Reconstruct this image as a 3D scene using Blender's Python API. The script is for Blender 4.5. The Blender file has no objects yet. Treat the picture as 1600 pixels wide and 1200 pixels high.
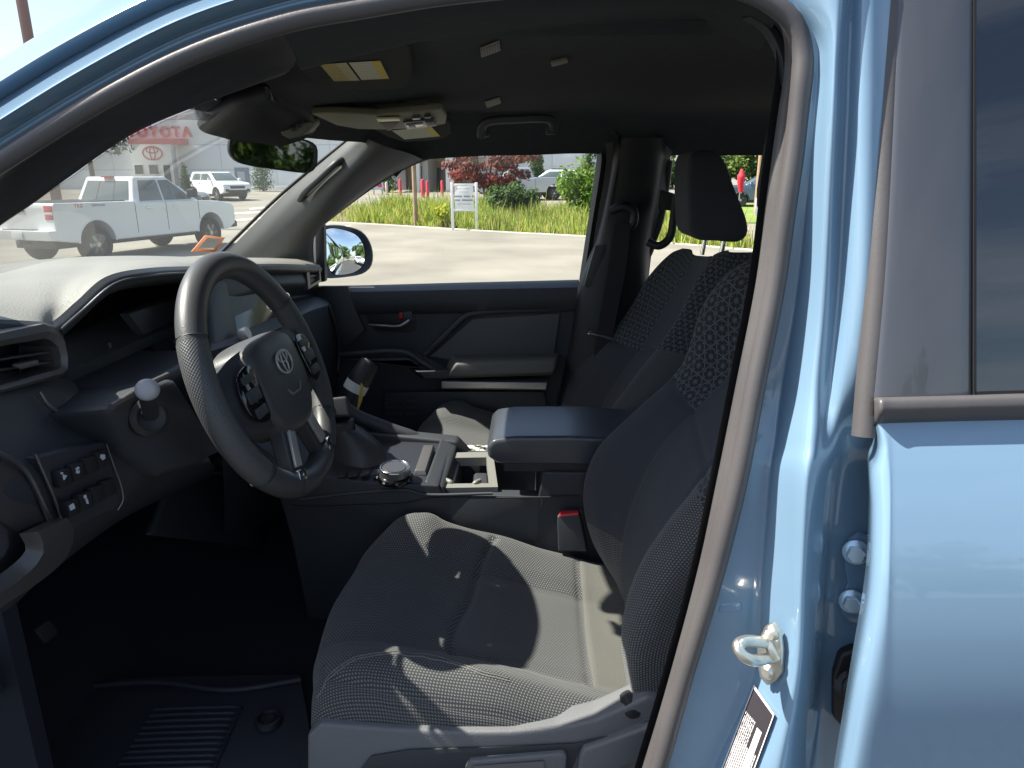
import bpy, bmesh, math, random
from mathutils import Vector, Matrix, Euler
R = math.radians
scene = bpy.context.scene
col = scene.collection
# ------------------------------------------------------------------ camera
CAMZ = 1.45                       # metres above the ground the car stands on
PITCH, YAW, FPX = R(16.5), R(1.5), 1110.0
cd = bpy.data.cameras.new('camera'); cam = bpy.data.objects.new('camera', cd); col.objects.link(cam)
cam.location = (0, 0, CAMZ); cam.rotation_euler = (R(90) - PITCH, 0, YAW)
cd.sensor_width = 36; cd.lens = 36 * FPX / 1600; cd.clip_start = .02; cd.clip_end = 3000
scene.camera = cam
scene.render.resolution_x, scene.render.resolution_y = 1024, 768
# ------------------------------------------------------------------ light
SUN = Vector((-.76, .02, 1.0)).normalized()          # direction towards the sun
elev = math.asin(SUN.z); azim = math.atan2(SUN.x, SUN.y)
w = bpy.data.worlds.new('World'); scene.world = w; w.use_nodes = True
nt = w.node_tree; bgn = nt.nodes['Background']
sky = nt.nodes.new('ShaderNodeTexSky'); sky.sky_type = 'NISHITA'; sky.sun_disc = False
sky.sun_elevation = elev; sky.sun_rotation = azim; sky.dust_density = 1.6; sky.air_density = 1.0
# thin high clouds over the blue
tcn = nt.nodes.new('ShaderNodeTexCoord'); mpn = nt.nodes.new('ShaderNodeMapping'); mpn.inputs['Scale'].default_value = (1.2, 1.2, 3.5)
nzn = nt.nodes.new('ShaderNodeTexNoise'); nzn.inputs['Scale'].default_value = 2.2; nzn.inputs['Detail'].default_value = 8; nzn.inputs['Roughness'].default_value = .62
rpn = nt.nodes.new('ShaderNodeValToRGB'); rpn.color_ramp.elements[0].position = .45; rpn.color_ramp.elements[1].position = .72
mxn = nt.nodes.new('ShaderNodeMix'); mxn.data_type = 'RGBA'; mxn.inputs[7].default_value = (6.5, 6.8, 7.2, 1)
mulc = nt.nodes.new('ShaderNodeMath'); mulc.operation = 'MULTIPLY'; mulc.inputs[1].default_value = .42
L = nt.links.new
L(tcn.outputs['Generated'], mpn.inputs[0]); L(mpn.outputs[0], nzn.inputs[0]); L(nzn.outputs[0], rpn.inputs[0])
L(rpn.outputs[0], mulc.inputs[0]); L(mulc.outputs[0], mxn.inputs[0]); L(sky.outputs[0], mxn.inputs[6]); L(mxn.outputs[2], bgn.inputs[0])
bgn.inputs[1].default_value = .088
sl = bpy.data.lights.new('sun', 'SUN'); sl.energy = 5.0; sl.angle = R(.53); sl.color = (1, .945, .85)
so = bpy.data.objects.new('sun', sl); col.objects.link(so); so.location = (-20, 0, 30)
so.rotation_euler = (-SUN).to_track_quat('-Z', 'Y').to_euler()
vs = scene.view_settings; vs.view_transform = 'Standard'; vs.look = 'None'; vs.gamma = 1; vs.exposure = 1.38; vs.use_curve_mapping = False
scene.render.engine = 'CYCLES'
scene.cycles.max_bounces = 10; scene.cycles.transparent_max_bounces = 16; scene.cycles.diffuse_bounces = 5
# ------------------------------------------------------------------ pixel -> point.  Car code works in 'car units':
# eye at (0,0,1.55); one car unit is S metres (fixed by the steering wheel, buckle and striker sizes)
S = .82
EYE = 1.55
_fw = Vector((-math.sin(YAW) * math.cos(PITCH), math.cos(YAW) * math.cos(PITCH), -math.sin(PITCH)))
_rt = Vector((math.cos(YAW), math.sin(YAW), 0)); _up = _rt.cross(_fw)
def ray(u, v): return _fw + _rt * ((u - 800) / FPX) + _up * ((600 - v) / FPX)
def at(u, v, y=None, x=None, z=None):
    d = ray(u, v)
    t = y / d.y if y is not None else (x / d.x if x is not None else (z - EYE) / d.z)
    return Vector((0, 0, EYE)) + d * t
def wat(u, v, y=None, z=None):          # world metres, for things outside the car
    d = ray(u, v); t = y / d.y if y is not None else (z - CAMZ) / d.z
    return Vector((0, 0, CAMZ)) + d * t
def A(pts, y=None, x=None):
    out = []
    for p in pts:
        if len(p) == 2: out.append(at(p[0], p[1], y=y, x=x))
        else: out.append(at(p[0], p[1], y=p[2]))
    return out
def AX(pts): return [at(p[0], p[1], x=p[2]) for p in pts]
def conv(v): return Vector((v[0] * S, v[1] * S, CAMZ + S * (v[2] - EYE)))
def ident(v): return Vector(v)
# ------------------------------------------------------------------ mesh helpers
def lerp(a, b, t): return a + (b - a) * t
def cr(pts, n, closed=False):
    pts = [Vector(p) for p in pts]
    if len(pts) == 2 and not closed: return [pts[0].lerp(pts[1], i / (n - 1)) for i in range(n)]
    N = len(pts); segs = N if closed else N - 1
    g = (lambda i: pts[i % N]) if closed else (lambda i: pts[min(max(i, 0), N - 1)] if 0 <= i < N else (pts[0] * 2 - pts[1] if i < 0 else pts[-1] * 2 - pts[-2]))
    dens = []
    for i in range(segs):
        p0, p1, p2, p3 = g(i - 1), g(i), g(i + 1), g(i + 2)
        for k in range(12):
            t = k / 12
            d1, d0, d2 = (p2 - p1).length ** .5 + 1e-6, (p1 - p0).length ** .5 + 1e-6, (p3 - p2).length ** .5 + 1e-6
            m1 = (p1 - p0) / d0 - (p2 - p0) / (d0 + d1) + (p2 - p1) / d1
            m2 = (p2 - p1) / d1 - (p3 - p1) / (d1 + d2) + (p3 - p2) / d2
            m1 = m1 * d1; m2 = m2 * d1
            dens.append((2 * t ** 3 - 3 * t * t + 1) * p1 + (t ** 3 - 2 * t * t + t) * m1 + (-2 * t ** 3 + 3 * t * t) * p2 + (t ** 3 - t * t) * m2)
    dens.append(g(segs))
    acc = [0]
    for a, b in zip(dens, dens[1:]): acc.append(acc[-1] + (b - a).length)
    out = []; j = 0; m = n if not closed else n + 1
    for i in range(m):
        s = acc[-1] * i / (m - 1)
        while j < len(acc) - 2 and acc[j + 1] < s: j += 1
        dd = acc[j + 1] - acc[j]
        out.append(dens[j].lerp(dens[j + 1], (s - acc[j]) / dd if dd > 1e-9 else 0))
    return out[:n]
def crp(pts, n):         # per-parameter (not arc length) catmull: keeps station correspondence
    pts = [Vector(p) for p in pts]; N = len(pts); out = []
    for i in range(n):
        s = (N - 1) * i / (n - 1); k = min(int(s), N - 2); t = s - k
        p1, p2 = pts[k], pts[k + 1]; p0 = pts[k - 1] if k > 0 else p1 * 2 - p2; p3 = pts[k + 2] if k + 2 < N else p2 * 2 - p1
        out.append(.5 * ((2 * p1) + (p2 - p0) * t + (2 * p0 - 5 * p1 + 4 * p2 - p3) * t * t + (3 * p1 - p0 - 3 * p2 + p3) * t ** 3))
    return out
ROOTLOC = {}
def link(o, parent=None, abs_=True):
    col.objects.link(o)
    if parent:
        o.parent = parent
        if abs_ and parent.name in ROOTLOC: o.matrix_parent_inverse = Matrix.Translation(-ROOTLOC[parent.name])
    return o
XF = conv                 # active transform from build units to object space
def mesh(name, verts, faces, mat, parent=None, smooth=45, uvs=None, slots=None, fmat=None):
    me = bpy.data.meshes.new(name)
    me.from_pydata([XF(v) for v in verts], [], faces)
    if isinstance(mat, (list, tuple)):
        for m in mat: me.materials.append(m)
    else: me.materials.append(mat)
    if fmat: me.polygons.foreach_set('material_index', fmat)
    if uvs:
        l = me.uv_layers.new(name='UVMap')
        for lp in me.loops: l.data[lp.index].uv = uvs[lp.vertex_index]
    me.update()
    if smooth:
        me.polygons.foreach_set('use_smooth', [True] * len(me.polygons))
        if smooth < 180: me.set_sharp_from_angle(angle=R(smooth))
    o = bpy.data.objects.new(name, me)
    return link(o, parent)
def from_bm(name, bm, mat, parent=None, smooth=40, keep=True):
    for v in bm.verts: v.co = XF(v.co)
    bmesh.ops.recalc_face_normals(bm, faces=bm.faces[:])
    me = bpy.data.meshes.new(name); bm.to_mesh(me); bm.free()
    for m in (mat if isinstance(mat, (list, tuple)) else [mat]): me.materials.append(m)
    if smooth:
        big = max(p.area for p in me.polygons) * (.05 if smooth <= 40 else .3)      # big faces stay flat, only the bevels are rounded
        me.polygons.foreach_set('use_smooth', [p.area < big for p in me.polygons]); me.set_sharp_from_angle(angle=R(smooth))
    return link(bpy.data.objects.new(name, me), parent)
def grid(name, rows, mat, parent=None, closed=False, thick=0, smooth=60, flip=False, caps=False, tdir=None):
    """rows: list of equally long point lists. thick pushes a back sheet along -normal."""
    m, n = len(rows), len(rows[0]); V = [Vector(p) for r in rows for p in r]; F = []; UV = []
    uu = [0.0]; vv = [0.0]         # mean arc lengths: an unsheared, metric UV map
    for i in range(1, n): uu.append(uu[-1] + sum((rows[j][i] - rows[j][i - 1]).length for j in range(m)) / m)
    for j in range(1, m): vv.append(vv[-1] + sum((rows[j][i] - rows[j - 1][i]).length for i in range(n)) / n)
    UV = [(uu[i], vv[j]) for j in range(m) for i in range(n)]
    nn = n if closed else n - 1
    for j in range(m - 1):
        for i in range(nn):
            a, b = j * n + i, j * n + (i + 1) % n; f = (a, b, b + n, a + n)
            F.append(f[::-1] if flip else f)
    if caps:
        F.append(tuple(range(n - 1, -1, -1)) if not flip else tuple(range(n))); F.append(tuple(range((m - 1) * n, m * n)) if not flip else tuple(range(m * n - 1, (m - 1) * n - 1, -1)))
    if thick:
        nrm = []
        for j in range(m):
            for i in range(n):
                a = rows[j][min(i + 1, n - 1)] - rows[j][max(i - 1, 0)]; b = rows[min(j + 1, m - 1)][i] - rows[max(j - 1, 0)][i]
                q = a.cross(b); q = q.normalized() if q.length > 1e-9 else Vector((0, 0, 1)); nrm.append(-q if flip else q)
        k = len(V)
        for i in range(k): V.append(V[i] + (Vector(tdir) if tdir else -nrm[i]) * thick)
        UV += UV[:]
        F += [tuple(x + k for x in f[::-1]) for f in F[:]]
        bd = [i for i in range(n)] + [j * n + n - 1 for j in range(1, m)] + [(m - 1) * n + i for i in range(n - 2, -1, -1)] + [j * n for j in range(m - 2, 0, -1)]
        for a, b in zip(bd, bd[1:] + bd[:1]): F.append((b, a, a + k, b + k) if not flip else (a, b, b + k, a + k))
    return mesh(name, V, F, mat, parent, smooth, UV)
def loft(name, curves, mat, parent=None, n=40, m=None, thick=0, smooth=60, flip=False, arc=True, tdir=None, closed=False):
    rows = [(cr(c, n) if arc else crp(c, n)) for c in curves]
    if m:
        cols_ = [crp([r[i] for r in rows], m) for i in range(n)]
        rows = [[cols_[i][j] for i in range(n)] for j in range(m)]
    return grid(name, rows, mat, parent, closed, thick, smooth, flip, False, tdir)
def prism(name, poly, vec, mat, parent=None, bev=.003, seg=2, smooth=40, holes=None):
    bm = bmesh.new(); vec = Vector(vec)
    f = bm.faces.new([bm.verts.new(p) for p in poly])
    ex = bmesh.ops.extrude_face_region(bm, geom=[f]); vs_ = [e for e in ex['geom'] if isinstance(e, bmesh.types.BMVert)]
    for v in vs_: v.co += vec
    bmesh.ops.recalc_face_normals(bm, faces=bm.faces[:])
    if bev: bmesh.ops.bevel(bm, geom=bm.edges[:], offset=bev, segments=seg, profile=.6, affect='EDGES', clamp_overlap=True)
    return from_bm(name, bm, mat, parent, smooth)
def hexa(name, q0, q1, mat, parent=None, bev=.004, seg=3, smooth=40):
    """box from two matching quads (bottom, top)"""
    bm = bmesh.new(); a = [bm.verts.new(p) for p in q0]; b = [bm.verts.new(p) for p in q1]
    bm.faces.new(a); bm.faces.new(b)
    for i in range(4): bm.faces.new((a[i], a[(i + 1) % 4], b[(i + 1) % 4], b[i]))
    bmesh.ops.recalc_face_normals(bm, faces=bm.faces[:])
    if bev: bmesh.ops.bevel(bm, geom=bm.edges[:], offset=bev, segments=seg, profile=.6, affect='EDGES', clamp_overlap=True)
    return from_bm(name, bm, mat, parent, smooth)
def box(name, lo, hi, mat, parent=None, bev=.004, seg=2, M=None):
    q = [Vector((x, y, z)) for z in (lo[2], hi[2]) for x, y in ((lo[0], lo[1]), (hi[0], lo[1]), (hi[0], hi[1]), (lo[0], hi[1]))]
    if M: q = [M @ p for p in q]
    return hexa(name, q[:4], q[4:], mat, parent, bev, seg)
def frames(P, closed=False, up=None):
    N = len(P); out = []; prev = None
    for i in range(N):
        t = (P[(i + 1) % N] - P[i - 1]) if closed else (P[min(i + 1, N - 1)] - P[max(i - 1, 0)])
        t = t.normalized()
        if up is not None: b = Vector(up); nrm = (b - t * b.dot(t)).normalized()
        elif prev is None:
            b = Vector((0, 0, 1)) if abs(t.z) < .9 else Vector((0, 1, 0)); nrm = (b - t * b.dot(t)).normalized()
        else: nrm = (prev - t * prev.dot(t)).normalized()
        prev = nrm; out.append((P[i], nrm, t.cross(nrm)))
    return out
def tube(name, pts, r, mat, parent=None, n=None, seg=12, closed=False, ell=(1, 1), up=None, cap=True, smooth=70):
    n = n or max(2, len(pts) * 6); P = cr(pts, n, closed)
    rr = r if callable(r) else ((lambda t: r) if not isinstance(r, (list, tuple)) else (lambda t: lerp(r[min(int(t * (len(r) - 1)), len(r) - 2)], r[min(int(t * (len(r) - 1)), len(r) - 2) + 1], t * (len(r) - 1) - min(int(t * (len(r) - 1)), len(r) - 2))))
    rows = []
    for i, (p, a, b) in enumerate(frames(P, closed, up)):
        q = rr(i / (n - 1))
        rows.append([p + a * (q * ell[0] * math.cos(2 * math.pi * k / seg)) + b * (q * ell[1] * math.sin(2 * math.pi * k / seg)) for k in range(seg)])
    if closed: rows.append(rows[0])
    return grid(name, rows, mat, parent, True, 0, smooth, False, cap and not closed)
def lathe(name, prof, mat, parent=None, seg=28, M=None, smooth=40):
    """prof [(r,h)] about local Z; M maps to build units"""
    M = M or Matrix.Identity(4)
    rows = [[M @ Vector((r_ * math.cos(2 * math.pi * k / seg), r_ * math.sin(2 * math.pi * k / seg), h)) for k in range(seg)] for r_, h in prof]
    return grid(name, rows, mat, parent, True, 0, smooth, False, True)
def basis(o, zax, xax=(1, 0, 0)):
    z = Vector(zax).normalized(); x = Vector(xax); x = (x - z * x.dot(z)).normalized(); y = z.cross(x)
    return Matrix(((x.x, y.x, z.x, o[0]), (x.y, y.y, z.y, o[1]), (x.z, y.z, z.z, o[2]), (0, 0, 0, 1)))
def ellipse(c, a, b, e1, e2, n=40, a0=0): return [c + e1 * (a * math.cos(a0 + 2 * math.pi * i / n)) + e2 * (b * math.sin(a0 + 2 * math.pi * i / n)) for i in range(n)]
def rrect(c, e1, e2, w_, h_, r, k=5):
    out = []
    for sx, sy, a0 in ((1, 1, 0), (-1, 1, 90), (-1, -1, 180), (1, -1, 270)):
        for i in range(k + 1):
            a = R(a0 + 90 * i / k); out.append(c + e1 * (sx * (w_ / 2 - r) + r * math.cos(a)) + e2 * (sy * (h_ / 2 - r) + r * math.sin(a)))
    return out
def tag(o, label=None, cat=None, group=None, kind=None):
    if label: o['label'] = label
    if cat: o['category'] = cat
    if group: o['group'] = group
    if kind: o['kind'] = kind
    return o
def empty(name, loc, rz=0, absolute=False):
    o = bpy.data.objects.new(name, None); col.objects.link(o); o.location = loc; o.rotation_euler = (0, 0, rz); o.empty_display_size = .2
    if absolute: ROOTLOC[o.name] = Vector(loc)
    return o
def kids(o): return [c for c in bpy.data.objects if c.parent == o]
def copy_tree(o, parent=None):
    c = o.copy(); col.objects.link(c)
    if parent: c.parent = parent
    for ch in kids(o): copy_tree(ch, c)
    return c
# ------------------------------------------------------------------ materials
def mat(name, color, rough=.5, metal=0, bump=None, coat=0, spec=.5, var=None, sheen=0, trans=0, coatr=.03, dist=.0015):
    """bump=(scale, strength[, detail]); var=(scale, amount) brightness mottling"""
    m = bpy.data.materials.new(name); m.use_nodes = True; n = m.node_tree; b = n.nodes['Principled BSDF']
    c = (*color, 1) if len(color) == 3 else color
    b.inputs['Base Color'].default_value = c; b.inputs['Roughness'].default_value = rough; b.inputs['Metallic'].default_value = metal
    b.inputs['Specular IOR Level'].default_value = spec; b.inputs['Coat Weight'].default_value = coat; b.inputs['Coat Roughness'].default_value = coatr
    b.inputs['Sheen Weight'].default_value = sheen; b.inputs['Transmission Weight'].default_value = trans
    tc = n.nodes.new('ShaderNodeTexCoord')
    if var:
        z = n.nodes.new('ShaderNodeTexNoise'); z.inputs['Scale'].default_value = var[0]; z.inputs['Detail'].default_value = 6
        n.links.new(tc.outputs['Object'], z.inputs[0])
        mp = n.nodes.new('ShaderNodeMapRange'); mp.inputs[1].default_value = .3; mp.inputs[2].default_value = .7; mp.inputs[3].default_value = 1 - var[1]; mp.inputs[4].default_value = 1 + var[1]
        n.links.new(z.outputs[0], mp.inputs[0])
        mx = n.nodes.new('ShaderNodeMix'); mx.data_type = 'RGBA'; mx.blend_type = 'MULTIPLY'; mx.inputs[0].default_value = 1; mx.inputs[6].default_value = c
        n.links.new(mp.outputs[0], mx.inputs[7]); n.links.new(mx.outputs[2], b.inputs['Base Color'])
    if bump:
        z = n.nodes.new('ShaderNodeTexNoise'); z.inputs['Scale'].default_value = bump[0]; z.inputs['Detail'].default_value = bump[2] if len(bump) > 2 else 3
        n.links.new(tc.outputs['Object'], z.inputs[0])
        bp = n.nodes.new('ShaderNodeBump'); bp.inputs['Strength'].default_value = bump[1]; bp.inputs['Distance'].default_value = dist
        n.links.new(z.outputs[0], bp.inputs['Height']); n.links.new(bp.outputs[0], b.inputs['Normal'])
    return m
class NB:                 # tiny node-expression builder
    def __init__(s, m): s.m = m; s.n = m.node_tree; s.b = s.n.nodes['Principled BSDF']
    def uv(s): return s.n.nodes.new('ShaderNodeTexCoord').outputs['UV']
    def obj(s): return s.n.nodes.new('ShaderNodeTexCoord').outputs['Object']
    def sep(s, v): q = s.n.nodes.new('ShaderNodeSeparateXYZ'); s.n.links.new(v, q.inputs[0]); return q.outputs
    def f(s, op, a, b=None, c=None):
        q = s.n.nodes.new('ShaderNodeMath'); q.operation = op
        for i, x in enumerate((a, b, c)):
            if x is None: continue
            if isinstance(x, (int, float)): q.inputs[i].default_value = x
            else: s.n.links.new(x, q.inputs[i])
        return q.outputs[0]
    def noise(s, v, sc, det=3):
        q = s.n.nodes.new('ShaderNodeTexNoise'); q.inputs['Scale'].default_value = sc; q.inputs['Detail'].default_value = det; s.n.links.new(v, q.inputs[0]); return q.outputs[0]
    def mix(s, f, a, b):
        q = s.n.nodes.new('ShaderNodeMix'); q.data_type = 'RGBA'
        for i, x in ((0, f), (6, a), (7, b)):
            if isinstance(x, (int, float)): q.inputs[i].default_value = x
            elif isinstance(x, tuple): q.inputs[i].default_value = (*x, 1)
            else: s.n.links.new(x, q.inputs[i])
        return q.outputs[2]
    def color(s, x): s.n.links.new(x, s.b.inputs['Base Color'])
    def bump(s, h, st=.5, dist=.002):
        q = s.n.nodes.new('ShaderNodeBump'); q.inputs['Strength'].default_value = st; q.inputs['Distance'].default_value = dist
        s.n.links.new(h, q.inputs['Height']); s.n.links.new(q.outputs[0], s.b.inputs['Normal'])
def weave(name, c0, c1, pu, pv, st=.8, rough=.85):
    m = mat(name, c0, rough, sheen=.15, spec=.3); k = NB(m); u, v, _ = k.sep(k.uv())
    row = k.f('MULTIPLY', k.f('FLOOR', k.f('ADD', k.f('DIVIDE', v, pv), .25)), math.pi)
    a = k.f('SINE', k.f('ADD', k.f('MULTIPLY', u, 2 * math.pi / pu), row)); b = k.f('SINE', k.f('MULTIPLY', v, 2 * math.pi / pv))
    h = k.f('MULTIPLY', k.f('MULTIPLY_ADD', a, .5, .5), k.f('MULTIPLY_ADD', b, .5, .5))
    h2 = k.f('MULTIPLY_ADD', k.noise(k.obj(), 900, 2), .5, h)
    k.color(k.mix(h, c0, c1)); k.bump(h2, st, .0016)
    return m
M = {}
M['paint'] = mat('blue_paint', (.163, .265, .372), .22, 0, None, 1.0, .5, coatr=.02)
k_ = NB(M['paint']); k_.bump(k_.noise(k_.obj(), 260, 2), .012, .001)
M['rubber'] = mat('weatherstrip_rubber', (.078, .073, .074), .42, 0, (300, .12), var=(9, .12))
M['rubber_dark'] = mat('black_rubber', (.018, .018, .02), .5, 0, (300, .2))
M['plastic'] = mat('black_plastic', (.036, .038, .044), .48, 0, (420, .25), var=(5, .1))
M['plastic_soft'] = mat('soft_black_plastic', (.038, .041, .048), .55, 0, (520, .35), var=(6, .12))
M['trim'] = mat('pillar_trim_plastic', (.05, .05, .05), .5, 0, (380, .35))
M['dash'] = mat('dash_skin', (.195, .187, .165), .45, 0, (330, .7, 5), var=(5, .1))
M['headliner'] = mat('headliner_cloth', (.048, .052, .055), .95, 0, (700, .4), spec=.15, var=(60, .08))
M['visor'] = mat('visor_cloth', (.05, .052, .05), .95, 0, (800, .4), spec=.15)
M['gloss'] = mat('gloss_black', (.008, .008, .009), .08)
M['leather'] = mat('stitched_leather', (.058, .058, .06), .42, 0, (600, .3, 4))
M['silver'] = mat('satin_silver', (.5, .48, .46), .38, .5, (800, .05))
M['silver_dark'] = mat('satin_dark_silver', (.2, .2, .21), .35, .8)
M['chrome'] = mat('chrome', (.75, .76, .77), .12, 1)
M['zinc'] = mat('zinc_plated_steel', (.72, .7, .62), .3, .9, (120, .15), var=(40, .2))
M['steel'] = mat('painted_bolt', (.45, .6, .72), .3, .5)
M['red'] = mat('red_plastic', (.6, .015, .02), .35)
M['paper'] = mat('white_paper', (.8, .79, .74), .8, 0, (40, .3))
M['carpet'] = mat('black_carpet', (.03, .033, .042), .95, 0, (900, .9), spec=.1, dist=.004)
M['mat_rubber'] = mat('rubber_floor_mat', (.028, .03, .037), .6, 0, (500, .2))
M['seat_side'] = mat('grey_seat_plastic', (.13, .13, .135), .5, 0, (420, .4))
M['mirror'] = mat('mirror_glass', (.9, .92, .92), .015, 1)
M['mirror_dim'] = mat('dimming_mirror_glass', (.15, .155, .155), .02, 1)
M['orange_card'] = mat('orange_card', (.75, .3, .14), .7)
M['white_plastic'] = mat('white_plastic', (.33, .32, .33), .4)
M['fabric'] = weave('woven_seat_cloth', (.032, .033, .038), (.205, .202, .188), .0054, .0048, .5)
M['fabric_fine'] = weave('fine_ribbed_seat_cloth', (.055, .056, .06), (.16, .157, .147), .0046, .0042, .35)
M['fabric_plain'] = mat('plain_seat_cloth', (.05, .052, .06), .9, 0, (900, .6), spec=.2, sheen=.1)
def starcloth():
    m = mat('star_pattern_seat_cloth', (.03, .032, .037), .8, spec=.3, sheen=.1); k = NB(m); u, v, _ = k.sep(k.uv())
    P_ = .0145; tot = None
    for a in (0, 60, 120):
        w_ = k.f('ADD', k.f('MULTIPLY', u, math.cos(R(a)) / P_), k.f('MULTIPLY', v, math.sin(R(a)) / P_))
        d = k.f('ABSOLUTE', k.f('SUBTRACT', k.f('FRACT', w_), .5))
        ln = k.f('GREATER_THAN', d, .42)
        l2 = k.f('ADD', k.f('MULTIPLY', u, -math.sin(R(a)) / P_ * .866), k.f('MULTIPLY', v, math.cos(R(a)) / P_ * .866))
        gap = k.f('GREATER_THAN', k.f('ABSOLUTE', k.f('SUBTRACT', k.f('FRACT', l2), .5)), .13)
        s_ = k.f('MULTIPLY', ln, gap); tot = s_ if tot is None else k.f('MAXIMUM', tot, s_)
    k.color(k.mix(tot, (.024, .025, .029), (.105, .11, .12))); k.bump(tot, .5, .0015); return m
M['star'] = starcloth()
def glass(name, tint=(1, 1, 1), refl=1.0, rough=.0, haze=0.0, hz=(.8, .85, .85), ior=1.5):
    m = bpy.data.materials.new(name); m.use_nodes = True; n = m.node_tree; n.nodes.clear()
    o = n.nodes.new('ShaderNodeOutputMaterial'); t = n.nodes.new('ShaderNodeBsdfTransparent'); t.inputs[0].default_value = (*tint, 1)
    g = n.nodes.new('ShaderNodeBsdfGlossy'); g.inputs['Roughness'].default_value = rough; g.inputs[0].default_value = (refl, refl, refl, 1)
    fr = n.nodes.new('ShaderNodeFresnel'); fr.inputs[0].default_value = ior
    mx = n.nodes.new('ShaderNodeMixShader'); n.links.new(fr.outputs[0], mx.inputs[0]); n.links.new(t.outputs[0], mx.inputs[1]); n.links.new(g.outputs[0], mx.inputs[2])
    if haze:
        d = n.nodes.new('ShaderNodeBsdfTranslucent'); d.inputs[0].default_value = (*hz, 1); m2 = n.nodes.new('ShaderNodeMixShader'); m2.inputs[0].default_value = haze
        n.links.new(mx.outputs[0], m2.inputs[1]); n.links.new(d.outputs[0], m2.inputs[2]); n.links.new(m2.outputs[0], o.inputs[0])
    else: n.links.new(mx.outputs[0], o.inputs[0])
    return m
M['windshield'] = glass('windshield_glass', (.905, .945, .93), .3, .01, .022)
M['side_glass'] = glass('side_glass', (.93, .95, .94), 1)
M['privacy_glass'] = glass('privacy_glass', (.004, .005, .007), 1, ior=1.95)
scene.cycles.use_denoising = True
# =================================================================== THE CAR: body, doors, glass
car = empty('car', conv((0.3, 1.6, EYE - CAMZ / S)), 0, True)
tag(car, 'light blue SUV seen from its open front door, with black interior', 'car')
# ---- body shell: windscreen pillar and roof rail, a ribbed painted sheet round the top of the door opening
ring = [(-120, 335), (-60, 277), (0, 238), (150, 146), (300, 69), (450, 20), (560, 0), (700, -22), (900, -40), (1060, -44), (1160, -32), (1225, -2)]
nrm_ = [(-.55, -.84), (-.55, -.84), (-.53, -.85), (-.5, -.87), (-.42, -.9), (-.3, -.95), (-.22, -.97), (-.1, -1), (0, -1), (.1, -1), (.3, -.95), (.5, -.87)]
ry = [.85, .86, .865, .885, .9, .91, .915, .92, .925, .925, .92, .915]
offs = [(0, 0), (10, -.004), (18, -.003), (23, -.009), (40, -.022), (46, -.021), (66, .024), (71, .026), (90, .010), (95, .010), (101, .022), (110, .046), (119, .075), (124, .10)]
curves = [[at(p[0] + n_[0] * d, p[1] + n_[1] * d, y=y + dy) for p, n_, y in zip(ring, nrm_, ry)] for d, dy in offs]
body = loft('body_shell', curves, M['paint'], car, n=70, m=57, arc=False, flip=True)
# roof skin
rows = []
for yy, zz in ((.99, 1.80), (1.1, 1.845), (1.35, 1.87), (1.7, 1.88), (2.05, 1.87), (2.3, 1.845), (2.42, 1.80), (2.47, 1.74)):
    rows.append(crp([(-.54, yy, zz - .1), (-.3, yy, zz - .02), (.2, yy, zz), (1.0, yy, zz), (2.0, yy, zz - .02), (2.9, yy, zz - .08)], 20))
grid('roof_panel', rows, M['paint'], body, flip=True)
# near-side lower body, sills and tail so that the cabin is closed
grid('tail_panel', [[Vector((2.9, y, z)) for y in (.72, 1.6, 2.5)] for z in (.3, .7, 1.15)], M['paint'], body, thick=.05)
grid('rear_quarter_panel', [[Vector((x, .70 if z < 1.2 else .82, z)) for x in (1.45, 2.2, 2.9)] for z in (.3, .7, 1.15, 1.3)], M['paint'], body, thick=.05, flip=True)
grid('quarter_pillar', [[Vector((x, .78 + (z - 1.15) * .25, z)) for x in (2.35, 2.9)] for z in (1.15, 1.45, 1.8)], M['paint'], body, thick=.05, flip=True)
grid('rocker_panel', [[Vector((x, y, z)) for x in (-1.2, 0, 1.4)] for y, z in ((.86, .44), (.74, .42), (.70, .36), (.72, .26))], M['paint'], body, flip=True, thick=.02)
grid('body_side_panel', [[Vector((x, y, z)) for x in (-1.6, -.6, .4, 1.5, 2.9)] for y, z in ((2.56, 1.10), (2.63, 1.02), (2.66, .8), (2.62, .3))], M['paint'], body, thick=.03)
# front clip: scuttle, bonnet and wings (in front of the windscreen base)
rows = []
for yy, dz in ((.72, -.2), (.78, -.06), (.95, -.01), (1.6, 0), (2.3, -.01), (2.5, -.06), (2.56, -.2)):
    rows.append(crp([(-1.42, yy, 1.12 + dz), (-1.8, yy, 1.12 + dz), (-2.3, yy, 1.07 + dz), (-2.62, yy, .98 + dz), (-2.68, yy, .8 + dz)], 14))
grid('bonnet', rows, M['paint'], body, flip=True)
grid('scuttle', [[Vector((-1.25, y, 1.16)) for y in (.8, 1.6, 2.5)], [Vector((-1.44, y, 1.11)) for y in (.8, 1.6, 2.5)]], M['plastic'], body, thick=.02)
for yy in (.72, 2.56):
    grid('front_wing', [[Vector((x, yy + (.02 if yy > 1 else -.02) * math.sin(3 * (z - .2)), z)) for x in (-2.66, -2.2, -1.7, -1.06)] for z in (.45, .7, .92, 1.1)], M['paint'], body, thick=.03, flip=yy < 1)
grid('hinge_pillar', [[Vector((x, y, z)) for x, y in ((-1.08, .73), (-1.05, .80), (-1.0, .83), (-.94, .86))] for z in (.28, .6, .95, 1.3)], M['paint'], body, thick=.02, flip=True)
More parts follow.
